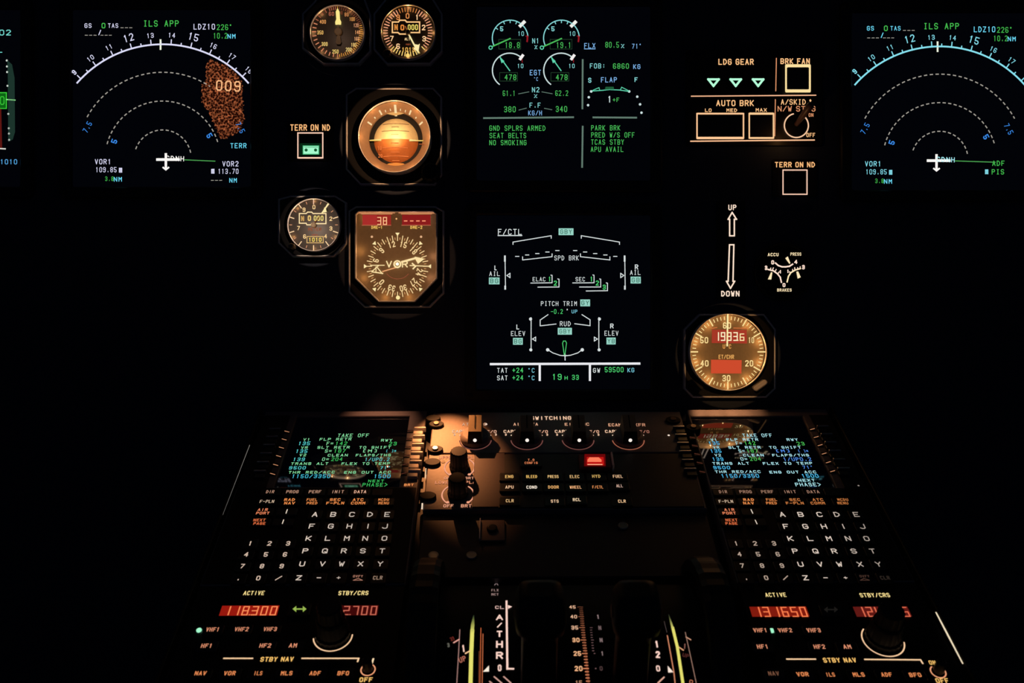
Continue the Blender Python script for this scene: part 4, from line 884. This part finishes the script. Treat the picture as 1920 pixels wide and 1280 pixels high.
    for x, y in (((527, 280), (565, 375)) if right else ((660, 280), (627, 372))):
        s_ = 8 if right else -6
        d.line([(x - s_, y - 17), (x + s_, y + 17)], 8, glow((235, 220, 200))); 
    mb.build('arrow_legend', t)
    if right:
        rows = [((800, 965, 1135, 1290, 1465), 307), ((833, 1008, 1175, 1350, 1520), 415), ((873, 1050, 1220, 1392, 1558), 524), ((915, 1098, 1267, 1443, 1612), 637), ((965, 1140, 1315, 1500, 1665), 755), ((1010, 1190, 1370, 1540, 1725), 877)]
        nums = [((385, 555, 725), 568), ((415, 583, 760), 665), ((440, 618, 797), 768), ((475, 655, 830), 877)]
    else:
        rows = [((915, 1079, 1248, 1410, 1565), 307), ((886, 1058, 1225, 1392, 1545), 413), ((857, 1030, 1202, 1367, 1540), 522), ((828, 1004, 1175, 1346, 1520), 635), ((800, 983, 1155, 1325, 1502), 752), ((770, 950, 1127, 1302, 1480), 877)]
        nums = [((333, 505, 673), 568), ((297, 473, 645), 667), ((263, 438, 615), 772), ((228, 405, 587), 880)]
    for (xs, y), s_ in zip(rows, ('ABCDE', 'FGHIJ', 'KLMNO', 'PQRST', 'UVWXY', 'Z-+')):
        for i, x in enumerate(xs):
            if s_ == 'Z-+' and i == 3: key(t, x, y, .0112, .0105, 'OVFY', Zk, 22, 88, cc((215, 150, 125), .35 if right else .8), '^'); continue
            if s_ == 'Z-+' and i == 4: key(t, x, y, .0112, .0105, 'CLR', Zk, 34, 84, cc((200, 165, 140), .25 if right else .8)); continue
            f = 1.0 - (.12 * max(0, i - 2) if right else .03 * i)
            ch = s_[i]; W = 50 if ch not in 'I-' else (12 if ch == 'I' else 40)
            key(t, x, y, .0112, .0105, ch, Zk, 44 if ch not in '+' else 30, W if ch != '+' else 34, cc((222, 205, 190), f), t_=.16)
    for (xs, y), s_ in zip(nums, ('123', '456', '789', '.0/')):
        for x, ch in zip(xs, s_): key(t, x, y, .0112, .0100, ch, Zk, 40, {'1': 22, '.': 12, '/': 56}.get(ch, 36), cc((215, 190, 170), .85 if right else 1), t_=.17)
    # lit brightness marks at the inner edge
    mb = MB(); d = Draw(mb, P, *Zs, .0008)
    if not right: d.text('BRT', 1760, 713, 22, 85, glow((245, 150, 85)), 0, .22)
    else: d.disc(1727, 720, 9, glow((150, 140, 130)), 8)
    mb.build('brightness_legend', t)
    return t
cdu('keypad unit with green text screen and lit letter keys, beside the amber lit console edge', False)
cdu('keypad unit with bright blue and white text screen, below the clock', True)

def radio(label, right):
    t = thing('radio_tuning_unit', label, 'control panel', P, 1560 if right else 560, 1200, 0, 'radio tuning panels')
    L, R = (RL, RR) if right else (LL, LR); v1 = V(1097); v0 = v1 - .105
    Z = (1340, 1080, 3.692) if right else (340, 1080, 4.571); k = Z[2] / 4.571
    mb = MB(); prism(mb, P, [(L, v0), (R, v0), (R, v1), (L, v1)], -.012, 0, BLACK, .0006)
    d = Draw(mb, P, *Z, .0003); y = glow((255, 228, 150)); o = glow((235, 150, 110)); cr = glow((250, 205, 160))
    d.text('ACTIVE', *((422, 128) if right else (623, 143)), 38 * k, 178 * k, y, 0, .2); d.text('STBY/CRS', *((1108, 130) if right else (1475, 143)), 38 * k, 256 * k, y, 0, .2)
    so = glow((255, 200, 110)); d.text('STBY NAV', *((865, 580) if right else (820, 710)), 40 * k, 282 * k, so, 0, .18)
    for q in ([(500, 573), (697, 573)], [(1040, 575), (1425, 578), (1440, 602)]) if right else ([(365, 703), (610, 703)], [(1035, 703), (1520, 703), (1511, 730)]): d.line(q, 13 * k, glow((255, 212, 165)))
    cx, cy_, r = (1165, 440, 140) if right else (1300, 507, 165)
    d.arc(cx, cy_, r * 1.0, 88 if not right else 100, 258 if not right else 312, 11 * k, cr, step=6)
    d.line([(1065, 430), (1070, 442)] if right else [(1427, 525), (1413, 555)], 11 * k, cr)
    cx2, cy2, r2 = (1547, 660, 50) if right else (1600, 800, 60)
    d.arc(cx2, cy2, r2, 35, 325, 10 * k, glow((245, 165, 120)), step=10)
    if right: d.text('ON', 1507, 597, 30, 46, so, 0, .2); d.text('OFF', 1575, 722, 34, 88, so, 0, .19)
    else: d.line([(1645, 708), (1635, 742)], 15, glow((255, 225, 180))); d.text('OFF', 1583, 886, 40, 112, so, 0, .19)
    mb.build('face_plate', t)
    # number windows
    for i, (x0, x1, yy, digits, bg, fg) in enumerate(((245, 650, 243, '131.650', (128, 26, 14), (255, 125, 75)), (965, 1355, 243, '124.175', (95, 24, 20), (225, 105, 75))) if right else
                                     ((330, 835, 292, '118.300', (150, 24, 14), (255, 140, 85)), (1200, 1692, 290, '132.700', (62, 8, 8), (200, 100, 80)))):
        mb = MB(); d = Draw(mb, P, *Z, .0008); hh = 39 if right else 48
        a = d.at(x0, yy + hh); b = d.at(x1, yy - hh); dl = .0008
        u0, u1 = (d.at(x0, yy)[0], d.at(x1, yy)[0])
        prism(mb, P, [(u0, a[1]), (u1, a[1]), (u1, b[1]), (u0, b[1])], -.0005, .0005, BLACK, .0002)
        mb.face([P.pt(u0 + .0005, a[1] + .0004, .0006), P.pt(u1 - .0005, a[1] + .0004, .0006), P.pt(u1 - .0005, b[1] - .0004, .0006), P.pt(u0 + .0005, b[1] - .0004, .0006)], glow(bg))
        d.seg(digits, x0 + (18 if right else 20), x1 - 4, yy + 3, 62 if right else 70, glow(fg), .12); mb.build('number_window', t)
    kw = .0145
    K = [('VHF1', 315, 373, 95), ('VHF2', 487, 373, 95), ('VHF3', 685, 373, 95), ('HF1', 332, 486, 78), ('HF2', 725, 487, 78), ('AM', 917, 487, 54)] if right else [('VHF1', 270, 455, 112), ('VHF2', 517, 453, 118), ('VHF3', 762, 452, 112), ('HF1', 218, 595, 94), ('HF2', 720, 593, 98), ('AM', 957, 592, 68)]
    for s_, x, yv, w_ in K: key(t, x, yv, kw, .0085, s_, Z, 36 * k, w_, (225, 145, 110), t_=.17)
    K = [('NAV', 408, 672, 74), ('VOR', 608, 677, 82), ('ILS', 800, 680, 62), ('MLS', 997, 680, 80), ('ADF', 1190, 680, 74), ('BFO', 1388, 682, 82)] if right else [('NAV', 165, 830, 98), ('VOR', 415, 830, 98), ('ILS', 658, 830, 72), ('MLS', 903, 830, 98), ('ADF', 1147, 830, 94), ('BFO', 1388, 830, 98)]
    for i, (s_, x, yv, w_) in enumerate(K): key(t, x, yv, kw, .0085, s_, Z, 36 * k, w_, (235, 140, 85) if not (right and i == 0) else (120, 80, 60), t_=.18)
    x, yv = (805, 230) if right else (1013, 280)
    mb = MB(); d = Draw(mb, P, *Z, .0025); u, v = d.at(x, yv); prism(mb, P, rr(u - .0075, v - .0055, u + .0075, v + .0055, .001, 2), -.0005, .0022, KEY, .0004)
    c = glow((150, 180, 80) if not right else (26, 24, 22)); q = k
    d.line([(x - 40 * q, yv), (x + 40 * q, yv)], 14 * q, c); d.poly([(x - 60 * q, yv), (x - 28 * q, yv - 26 * q), (x - 28 * q, yv + 26 * q)], c); d.poly([(x + 60 * q, yv), (x + 28 * q, yv + 26 * q), (x + 28 * q, yv - 26 * q)], c)
    mb.build('transfer_key', t)
    mb = MB(); d = Draw(mb, P, *Z, .0012); x, yv = (397, 370) if right else (150, 455); u, v = d.at(x, yv); lathe(mb, P, u, v, [(.0018, -.0002), (.0018, .0008), (.0012, .0012)], glow((165, 250, 205)), 14); mb.build('green_lamp', t)
    # tuning knob: wide outer ring and tall inner knob
    mb = MB(); d = Draw(mb, P, *Z, 0); u, v = d.at(cx, cy_ - 5); lathe(mb, P, u, v, [(.0120, -.0003), (.0120, .0035), (.0108, .005), (.0102, .015), (.0096, .0165)], DARK, 40, .035); mb.build('outer_knob', t)
    mb = MB(); lathe(mb, P, u, v, [(.0088, .0162), (.0086, .027), (.0078, .0285)], DARK, 36, .05); mb.build('inner_knob', t)
    mb = MB(); u, v = d.at(cx2, cy2); lathe(mb, P, u, v, [(.0036, -.0003), (.0032, .009), (.0024, .0098)], DARK, 20, .06); mb.build('power_switch', t)
radio('radio tuning panel reading 118.300 with its VHF1 lamp lit', False)
radio('radio tuning panel reading 131.650 with its VHF2 lamp lit', True)

# --- source switching panel
def switching():
    t = thing('switching_panel', 'SWITCHING panel with a row of four rotary knobs, amber lit at its left end', 'control panel', P, 1040, 810)
    Z = (900, 760, 4.923); v1, v0 = V(772), V(849)
    mb = MB(); prism(mb, P, [(CL_, v0), (CR_, v0), (CR_, v1), (CL_, v1)], -.012, 0, PLATE, .0008)
    d = Draw(mb, P, *Z, .0003); c = glow((250, 205, 170)); d.text('SWITCHING', 655, 115, 34, 375, c, 0, .18)
    for kx, top in ((-42, 'ATT HDG'), (432, 'AIR DATA'), (905, 'EIS DMC'), (1368, 'ECAM/ND')):
        if kx == 1368: d.text('ECAM/ND', 1290, 178, 28, 210, glow((225, 165, 130)), 0, .18); d.text('XFR', 1475, 178, 28, 100, glow((200, 140, 110)), 0, .18)
        else: d.text(top, kx - 10, 172, 26, 226, glow((225, 170, 135)), 0, .18)
        d.text('CAPT', kx - 152, 238, 27, 124, c, 0, .18); d.text('F/O', kx + 150, 240, 27, 88, glow((225, 170, 140)) if kx < 1000 else glow((170, 110, 90)), 0, .18)
        if kx < 1000: d.text('3', kx - 194, 268, 20, 16, c, 0, .2); d.text('3', kx + 188, 268, 20, 16, c, 0, .2)
        d.disc(kx - 140, 274, 9, glow((255, 225, 190)), 10); d.disc(kx + 137, 274, 9, glow((245, 200, 170)), 10)
        d.arc(kx, 315, 146, 95, 265, 9, glow((120, 72, 66)) if kx < 1000 else glow((165, 95, 72)), step=6)
    for q in ((57, 172), (1722, 132), (1742, 274)): d.disc(*q, 11, glow((255, 235, 215) if q[1] != 132 else (90, 80, 80)), 10)
    mb.build('face_plate', t)
    for kx in (-42, 432, 905, 1368):
        mb = MB(); d = Draw(mb, P, *Z, 0); u, v = d.at(kx, 305)
        lathe(mb, P, u, v, [(.0135, -.0003), (.0135, .0025), (.0125, .004), (.0105, .0062)], PLATE, 36)
        # tapered finger grip across the knob
        hw = .0066; prof = [(-.0125, .004), (-.0095, .0150), (.009, .0190), (.0115, .017), (.0115, .004)]
        km = BROWNF
        for s_ in (-1, 1):
            pts = [P.pt(u + s_ * hw * (1 - .16 * (q[1] > .01)), v + q[0], q[1]) for q in prof]
            mb.face(pts if s_ > 0 else pts[::-1], km)
        for a, b in zip(prof[:-1], prof[1:]):
            m = DARK if a is prof[0] else km  # grip front painted dark for its shade, light coming from behind
            w0, w1 = hw * (1 - .16 * (a[1] > .01)), hw * (1 - .16 * (b[1] > .01))
            mb.face([P.pt(u - w0, v + a[0], a[1]), P.pt(u + w0, v + a[0], a[1]), P.pt(u + w1, v + b[0], b[1]), P.pt(u - w1, v + b[0], b[1])], m)
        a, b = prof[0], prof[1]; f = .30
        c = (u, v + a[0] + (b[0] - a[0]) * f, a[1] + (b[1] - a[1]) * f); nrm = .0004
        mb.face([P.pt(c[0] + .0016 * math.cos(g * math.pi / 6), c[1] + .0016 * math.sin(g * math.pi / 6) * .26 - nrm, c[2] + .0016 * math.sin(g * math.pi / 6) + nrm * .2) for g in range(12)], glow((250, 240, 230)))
        mb.face([P.pt(u - .0005, v - .006, .01625), P.pt(u + .0005, v - .006, .01625), P.pt(u + .0005, v + .0085, .01945), P.pt(u - .0005, v + .0085, .01945)], BLACK)
        mb.build('rotary_knob', t)
switching()
def ecam_panel():
    t = thing('display_control_panel', 'display control panel with system page keys and one glowing red key', 'control panel', P, 1040, 905)
    Z = (900, 760, 4.923); v1, v0 = V(850.5), V(955)
    mb = MB(); prism(mb, P, [(CL_, v0), (CR_, v0), (CR_, v1), (CL_, v1)], -.012, 0, PLATE, .0008)
    Y = (770, 760, 6.096); d = Draw(mb, P, *Y, .0003); c = glow((240, 165, 130))
    d.text('UPPER DISPLAY', 560, 592, 34, 470, glow((235, 150, 110)), 0, .17); d.text('LOWER DISPLAY', 530, 876, 34, 500, glow((235, 150, 110)), 0, .17)
    d.text('OFF', 432, 1145, 36, 115, c, 0, .17); d.text('BRT', 635, 1145, 36, 120, c, 0, .17); d.text('BRT', 672, 828, 28, 100, c, 0, .17); d.text('OFF', 432, 828, 28, 100, c, 0, .17); 
    for x, y, r in ((560, 705, 172), (540, 1018, 182)):
        lc = glow((245, 165, 130)); d.arc(x, y, r, 40, 140, 16, lc, step=7); d.arc(x, y, r, 220, 320, 16, lc, step=7)
        for a in (140, 220):
            g = math.radians(a); X, Yy = x + r * math.sin(g), y - r * math.cos(g) * .62
            d.disc(X, Yy, 20, lc, 3 + 3)
    d.disc(370, 640, 26, DARK, 16)
    mb.build('face_plate', t)
    mb = MB(); d = Draw(mb, P, *Z, .0005); a = d.at(20, 940); b = d.at(155, 440); prism(mb, P, [(d.at(85, 700)[0] - .013, a[1]), (d.at(85, 700)[0] + .013, a[1]), (d.at(85, 700)[0] + .013, b[1]), (d.at(85, 700)[0] - .013, b[1])], -.0005, .0010, surf('overlay_plum', (.05, .03, .04), .55), .0004); mb.build('side_overlay', t)
    mb = MB(); u0, u1 = d.at(170, 700)[0], CR_ - .002; prism(mb, P, [(u0, V(953)), (u1, V(953)), (u1, V(853)), (u0, V(853))], -.0005, .0010, surf('overlay_dark', (.022, .018, .022), .55), .0004); mb.build('key_overlay', t)
    for s_, x, y, w_, c in (('ENG', 270, 655, 76, (245, 190, 110)), ('BLEED', 477, 655, 100, (250, 200, 110)), ('PRESS', 675, 655, 100, (250, 205, 135)), ('ELEC', 873, 655, 88, (240, 195, 130)), ('HYD', 1073, 652, 76, (215, 175, 100)), ('FUEL', 1272, 653, 90, (240, 195, 150)),
                            ('APU', 272, 752, 76, (245, 195, 150)), ('COND', 478, 753, 98, (255, 240, 220)), ('DOOR', 678, 752, 98, (240, 180, 110)), ('WHEEL', 883, 753, 108, (250, 185, 130)), ('F/CTL', 1087, 752, 100, (235, 150, 90)), ('ALL', 1288, 740, 60, (230, 190, 170)),
                            ('CLR', 275, 878, 72, (235, 190, 130)), ('STS', 690, 882, 72, (240, 200, 160)), ('RCL', 893, 868, 72, (250, 220, 180)), ('CLR', 1310, 882, 70, (245, 200, 150))):
        key(t, x, y, .0165, .0105, s_, Z, 30, w_, c, hk=.0030, t_=.2)
    key(t, 472, 515, .0185, .0125, 'T.O', Z, 22, 60, (225, 130, 85), 'CONFIG', hk=.003)
    # guarded red key
    mb = MB(); d = Draw(mb, P, *Z, .0064); u, v = d.at(1063, 505)
    prism(mb, P, rr(u - .0135, v - .0095, u + .0135, v + .0095, .001, 2), -.0005, .0058, surf('red_key_body', (.20, .03, .03), .4), .0008)
    d.poly([(965, 448), (1155, 448), (1160, 558), (962, 558)], glow((105, 6, 8)))
    d = Draw(mb, P, *Z, .0066); d.poly([(985, 475), (1140, 475), (1145, 550), (985, 550)], glow((190, 22, 20)))
    d = Draw(mb, P, *Z, .0068); d.poly([(992, 500), (1010, 478), (1095, 478), (1122, 500), (1122, 520), (992, 520)], glow((255, 125, 90))); d.line([(998, 544), (1125, 544)], 13, glow((255, 175, 135)))
    mb.build('red_key', t, label='glowing red key')
    mb = MB(); prism(mb, P, [(u + .0138, v - .009), (u + .0152, v - .009), (u + .0152, v + .009), (u + .0138, v + .009)], -.0005, .0085, EDGE, .0004); mb.build('key_guard', t)
    # two tall brightness knobs
    for x, y, hh in ((556, 705, .0175), (538, 1010, .0175)):
        mb = MB(); d = Draw(mb, P, *Y, 0); u, v = d.at(x, y)
        lathe(mb, P, u, v, [(.0085, -.0003), (.0083, .003), (.0076, .005), (.0072, hh - .0012), (.0064, hh)], DARK, 32, .05); mb.build('brightness_knob', t)
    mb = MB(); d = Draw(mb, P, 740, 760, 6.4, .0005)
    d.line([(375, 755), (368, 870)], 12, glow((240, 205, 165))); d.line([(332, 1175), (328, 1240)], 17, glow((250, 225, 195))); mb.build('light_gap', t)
ecam_panel()

# ================================================================= THRUST QUADRANT
def quadrant():
    t = thing('thrust_quadrant', 'humped thrust quadrant with A/THR scale, yellow-green strips and twin levers', 'throttle', P, 1060, 1180)
    Q = QUAD
    uL, uR = Q.inv(816, 1200)[0], Q.inv(1330, 1200)[0]
    # flat cover between the key panel and the hump
    pm = surf('cover_plum', (.030, .018, .024), .55)
    mb = MB(); va, vb = V(957), V(1075); prism(mb, P, [(CL_, vb), (CR_, vb), (CR_, va), (CL_, va)], -.012, -.004, pm, .0008); mb.build('front_cover', t)
    mb = MB(); d = Draw(mb, P, 740, 940, 3, -.0035); u, v = d.at(548, 168); hw, hv = .0098, .0115
    prism(mb, P, rr(u - hw, v - hv, u + hw, v + hv, .001, 2), -.0045, -.0020, surf('bracket_brown', (.16, .10, .09), .4), .0004)
    prism(mb, P, [(u - hw, v - hv), (u - hw + .0008, v - hv), (u - hw + .0008, v + hv), (u - hw, v + hv)], -.002, .0, EDGE, .0001)
    lathe(mb, P, u, v + .001, [(.0042, -.002), (.0042, -.0006), (.003, -.0002)], DARK, 18); mb.build('bracket', t)
    for x, y in ((218, 303), (432, 303), (1285, 137)):
        mb = MB(); u, v = d.at(x, y); lathe(mb, P, u, v, [(.0040, -.0042), (.0040, -.0030), (.0034, -.0026), (.0028, -.0030)], METAL, 24); mb.build('screw', t)
    # hump
    mb = MB(); n = 30; a0, a1 = -.115, .125
    prof = [a0 + (a1 - a0) * i / n for i in range(n + 1)]
    rows = [[Q.pt(uL, a, 0) for a in prof], [Q.pt(uR, a, 0) for a in prof]]
    mb.grid(rows, BLACK, closed=False); 
    low = -.085
    for u in (uL, uR):
        for a, b in zip(prof[:-1], prof[1:]):
            pa, pb = Q.pt(u, a), Q.pt(u, b); mb.face([pa, pb, pb - P.n * .03, pa - P.n * .03], BLACK)
    mb.build('hump', t)
    A = (740, 1080, 6.4); B = (1040, 1100, 5.647); h = .0004
    def on(name, fn):
        mb = MB(); fn(mb); mb.build(name, t)
    def strip(d, pts, w, m, n=10):
        out = []
        for (x0, y0), (x1, y1) in zip(pts[:-1], pts[1:]):
            out += [(x0 + (x1 - x0) * i / n, y0 + (y1 - y0) * i / n) for i in range(n)]
        out.append(pts[-1]); d.line(out, w, m)
    pk = glow((255, 215, 200)); og = glow((180, 85, 50)); ye = glow((228, 222, 110)); dm = glow((120, 105, 95))
    def left(mb):
        d = Draw(mb, Q, *A, h)
        strip(d, [(1342, 295), (1352, 1110)], 22, pk); strip(d, [(1350, 1108), (1425, 1110)], 20, pk, 3); d.poly([(1360, 345), (1410, 365), (1360, 390)], pk)
        for s_, y, hh, w_ in (('A', 492, 66, 84), ('/', 585, 58, 60), ('T', 690, 74, 66), ('H', 815, 84, 82), ('R', 948, 84, 82)): d.text(s_, 1258, y, hh, w_, pk, 0, .2)
        d.text('0', 1260, 1098, 76, 42, pk, 0, .17); d.text('CL', 1258, 372, 38, 104, glow((225, 185, 175)), 0, .2); d.text('A', 1220, 88, 38, 50, glow((150, 130, 130)), 0, .17)
        d.text('FLX', 1204, 166, 30, 86, glow((165, 135, 130)), 0, .18); d.text('MCT', 1204, 216, 28, 86, glow((165, 135, 130)), 0, .18)
        d.poly([(1058, 1145), (1132, 1070), (1132, 1142)], glow((255, 240, 220)))
        d.line([(1195, 1205), (1290, 1285)], 14, glow((215, 165, 150))); d.line([(1310, 1205), (1395, 1280)], 14, glow((215, 165, 150))); d.line([(1140, 1262), (1170, 1285)], 14, glow((205, 155, 140)))
    on('thrust_scale', left)
    def trimL(mb):
        d = Draw(mb, Q, *A, h); strip(d, [(782, 640), (768, 900), (745, 1290)], 9, glow((165, 125, 118)))
        d.line([(710, 795), (772, 758)], 16, glow((235, 165, 150))); d.line([(850, 925), (905, 893)], 16, glow((250, 200, 150)))
        d.text('1', 826, 865, 84, 34, glow((250, 205, 185)), -8, .17); d.text('UP', 812, 995, 64, 86, glow((185, 110, 90)), -22, .15); d.text('39', 690, 750, 50, 46, glow((120, 45, 38)), -25, .2); d.text('3', 645, 825, 50, 26, glow((95, 95, 85)), -10, .2)
    on('trim_scale', trimL)
    def gl(mb):
        d = Draw(mb, Q, *A, h)
        n = 16
        for i in range(n):
            f = i / n; y0 = 470 + i * 12; d.line([(948 - i * 1.2, y0), (947 - i * 1.2, y0 + 13)], 10 + 30 * min(1, f * 1.6), glow((int(40 + 185 * f ** .8), int(55 + 165 * f ** .8), int(38 + 72 * f))))  # fade over the curve painted into the strip's glow
        strip(d, [(931, 655), (920, 900), (910, 1290)], 46, ye)
    on('luminous_strip', gl)
    def slotL(mb):
        d = Draw(mb, Q, *A, h)
        for q, w_, c in (([(1035, 620), (1022, 1290)], 9, (190, 95, 55)), ([(1060, 690), (1050, 1290)], 8, (205, 110, 70)), ([(1014, 900), (1010, 1290)], 7, (120, 60, 38))): strip(d, q, w_, glow(c))
    on('slot_edge', slotL)
    def mid(mb):
        d = Draw(mb, Q, *B, h); c = glow((255, 165, 115)); c2 = glow((130, 92, 92))
        ys = [212, 314, 430, 561, 704, 863, 1030]; xs = [272, 282, 292, 305, 320, 333, 352]
        for i in range(6):
            for j in range(5):
                f = i + j / 5; k0 = int(f); g = f - k0
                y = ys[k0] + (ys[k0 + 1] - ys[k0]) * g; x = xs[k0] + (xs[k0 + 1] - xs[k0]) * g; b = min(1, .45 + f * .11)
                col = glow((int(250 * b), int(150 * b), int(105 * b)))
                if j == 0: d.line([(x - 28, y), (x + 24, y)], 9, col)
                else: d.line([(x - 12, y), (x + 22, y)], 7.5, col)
                hgt = (ys[k0 + 1] - ys[k0]) / 10
                d.line([(x + 2, y + hgt), (x + 20, y + hgt)], 5, glow((int(150 * b), int(75 * b), int(48 * b))))
                if f > 1.8:
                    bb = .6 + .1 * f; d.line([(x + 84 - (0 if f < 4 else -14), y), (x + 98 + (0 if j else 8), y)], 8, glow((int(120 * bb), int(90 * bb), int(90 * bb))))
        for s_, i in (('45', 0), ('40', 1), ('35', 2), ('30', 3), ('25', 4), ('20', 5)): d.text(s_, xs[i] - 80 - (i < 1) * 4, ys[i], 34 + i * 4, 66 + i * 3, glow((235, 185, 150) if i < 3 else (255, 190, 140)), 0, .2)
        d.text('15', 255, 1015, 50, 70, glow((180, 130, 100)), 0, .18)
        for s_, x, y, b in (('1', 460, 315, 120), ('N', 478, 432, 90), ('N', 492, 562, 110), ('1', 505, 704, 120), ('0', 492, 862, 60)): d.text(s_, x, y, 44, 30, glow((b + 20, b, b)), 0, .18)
    on('pitch_scale', mid)
    def right(mb):
        d = Draw(mb, Q, *B, h)
        d.text('1', 1082, 605, 70, 34, pk, 0, .2); d.text('2', 1092, 715, 72, 44, pk, 4, .2); d.text('0', 1095, 862, 62, 40, pk, 0, .18)
        d.poly([(1197, 835), (1202, 905), (1258, 903)], glow((255, 232, 215))); d.line([(1158, 955), (1095, 1015)], 14, glow((225, 170, 150)))
        strip(d, [(1160, 365), (1188, 480)], 5, glow((80, 68, 66))); strip(d, [(1193, 515), (1235, 750), (1262, 900), (1275, 1020)], 11, glow((205, 130, 95)))
        strip(d, [(1383, 480), (1440, 740), (1500, 1020)], 8, glow((150, 115, 100)))
        d.line([(1392, 530), (1440, 558)], 13, glow((205, 150, 120))); d.line([(1320, 640), (1362, 668)], 13, glow((225, 165, 120))); d.text('1', 1378, 628, 56, 26, glow((130, 85, 75)), 14, .17); d.text('UP', 1388, 725, 42, 66, glow((85, 42, 38)), 20, .15)
        d.text('0', 1445, 1003, 42, 36, glow((190, 110, 80)), 15, .18)
    on('thrust_scale', right)
    def gr(mb):
        d = Draw(mb, Q, *B, h); n = 16
        for i in range(n):
            f = i / n; y0 = 290 + i * 9; x = 1207 + i * 2.6; d.line([(x, y0), (x + 2.6, y0 + 9)], 6 + 16 * min(1, f * 1.3), glow((int(35 + 190 * f), int(42 + 180 * f), int(30 + 85 * f))))  # upper fade painted in steps, as on the left strip
        strip(d, [(1250, 432), (1300, 640), (1358, 1020)], 30, ye)
    on('luminous_strip', gr)
    # thrust levers standing at idle
    for cx, w_ in ((1009, .78), (1176, .74)):
        mb = MB(); S = Q; u0, a0_ = Q.inv(cx, 1262, 0)
        base = Q.pt(u0, a0_ - .012, 0); nx = P.u; up = (P.n * 1.0 + P.v * .10).normalized(); fw = up.cross(nx).normalized() * -1
        rows = []
        for hgt, hw, ht, off in ((-.010, .0145, .006, 0), (.045, .0140, .006, 0), (.056, .0150, .009, .001), (.060, .0185, .013, .003), (.068, .0195, .0145, .004), (.078, .0190, .0135, .004), (.084, .016, .010, .003), (.0855, .010, .006, .003)):
            c = base + up * hgt + fw * off
            hw *= w_; rows.append([c + nx * (hw * math.copysign(abs(math.cos(g)) ** .45, math.cos(g))) + fw * (ht * math.copysign(abs(math.sin(g)) ** .45, math.sin(g))) for g in [2 * math.pi * i / 28 for i in range(28)]])
        k = mb.grid(rows, DARK); mb.cap(k + 7 * 28, 28, DARK); lv = mb.build('thrust_lever', t)
        mb = MB(); c = base + up * .070 - nx * (.0200 * w_) + fw * .004
        rows = [[c + nx * (x * .002) + (up * math.cos(g) + fw * math.sin(g)) * .004 * (1 if x < 1 else .8) for g in [2 * math.pi * i / 16 for i in range(16)]] for x in (1, .2, 0)]
        k = mb.grid(rows, surf('lever_button_red', (.12, .02, .02), .4)); mb.cap(k + 32, 16, mb.mats[0]); 
        o = mb.build('disconnect_button', t); 
    # trim wheels at both sides
    for cx, gx in ((793, 0), (1348, 1)):
        mb = MB(); u, v = P.inv(cx, 1140, .03); R = .064
        c = P.pt(u, V(1172), -.026); w_ = .0095; prof = [(0.006, w_ * .5), (R * .8, w_ * .5), (R * .84, w_), (R * .97, w_), (R, w_ * .6), (R, -w_ * .6), (R * .97, -w_), (R * .84, -w_), (R * .8, -w_ * .5), (0.006, -w_ * .5)]
        n = 64; rows = [[c + P.u * x + (P.n * math.cos(2 * math.pi * i / n) + P.v * math.sin(2 * math.pi * i / n)) * (r * (1 - (.012 if i % 2 and r > .9 * R else 0))) for i in range(n)] for r, x in prof]
        mb.grid(rows, DARK, sm=False); mb.build('trim_wheel', t)
quadrant()
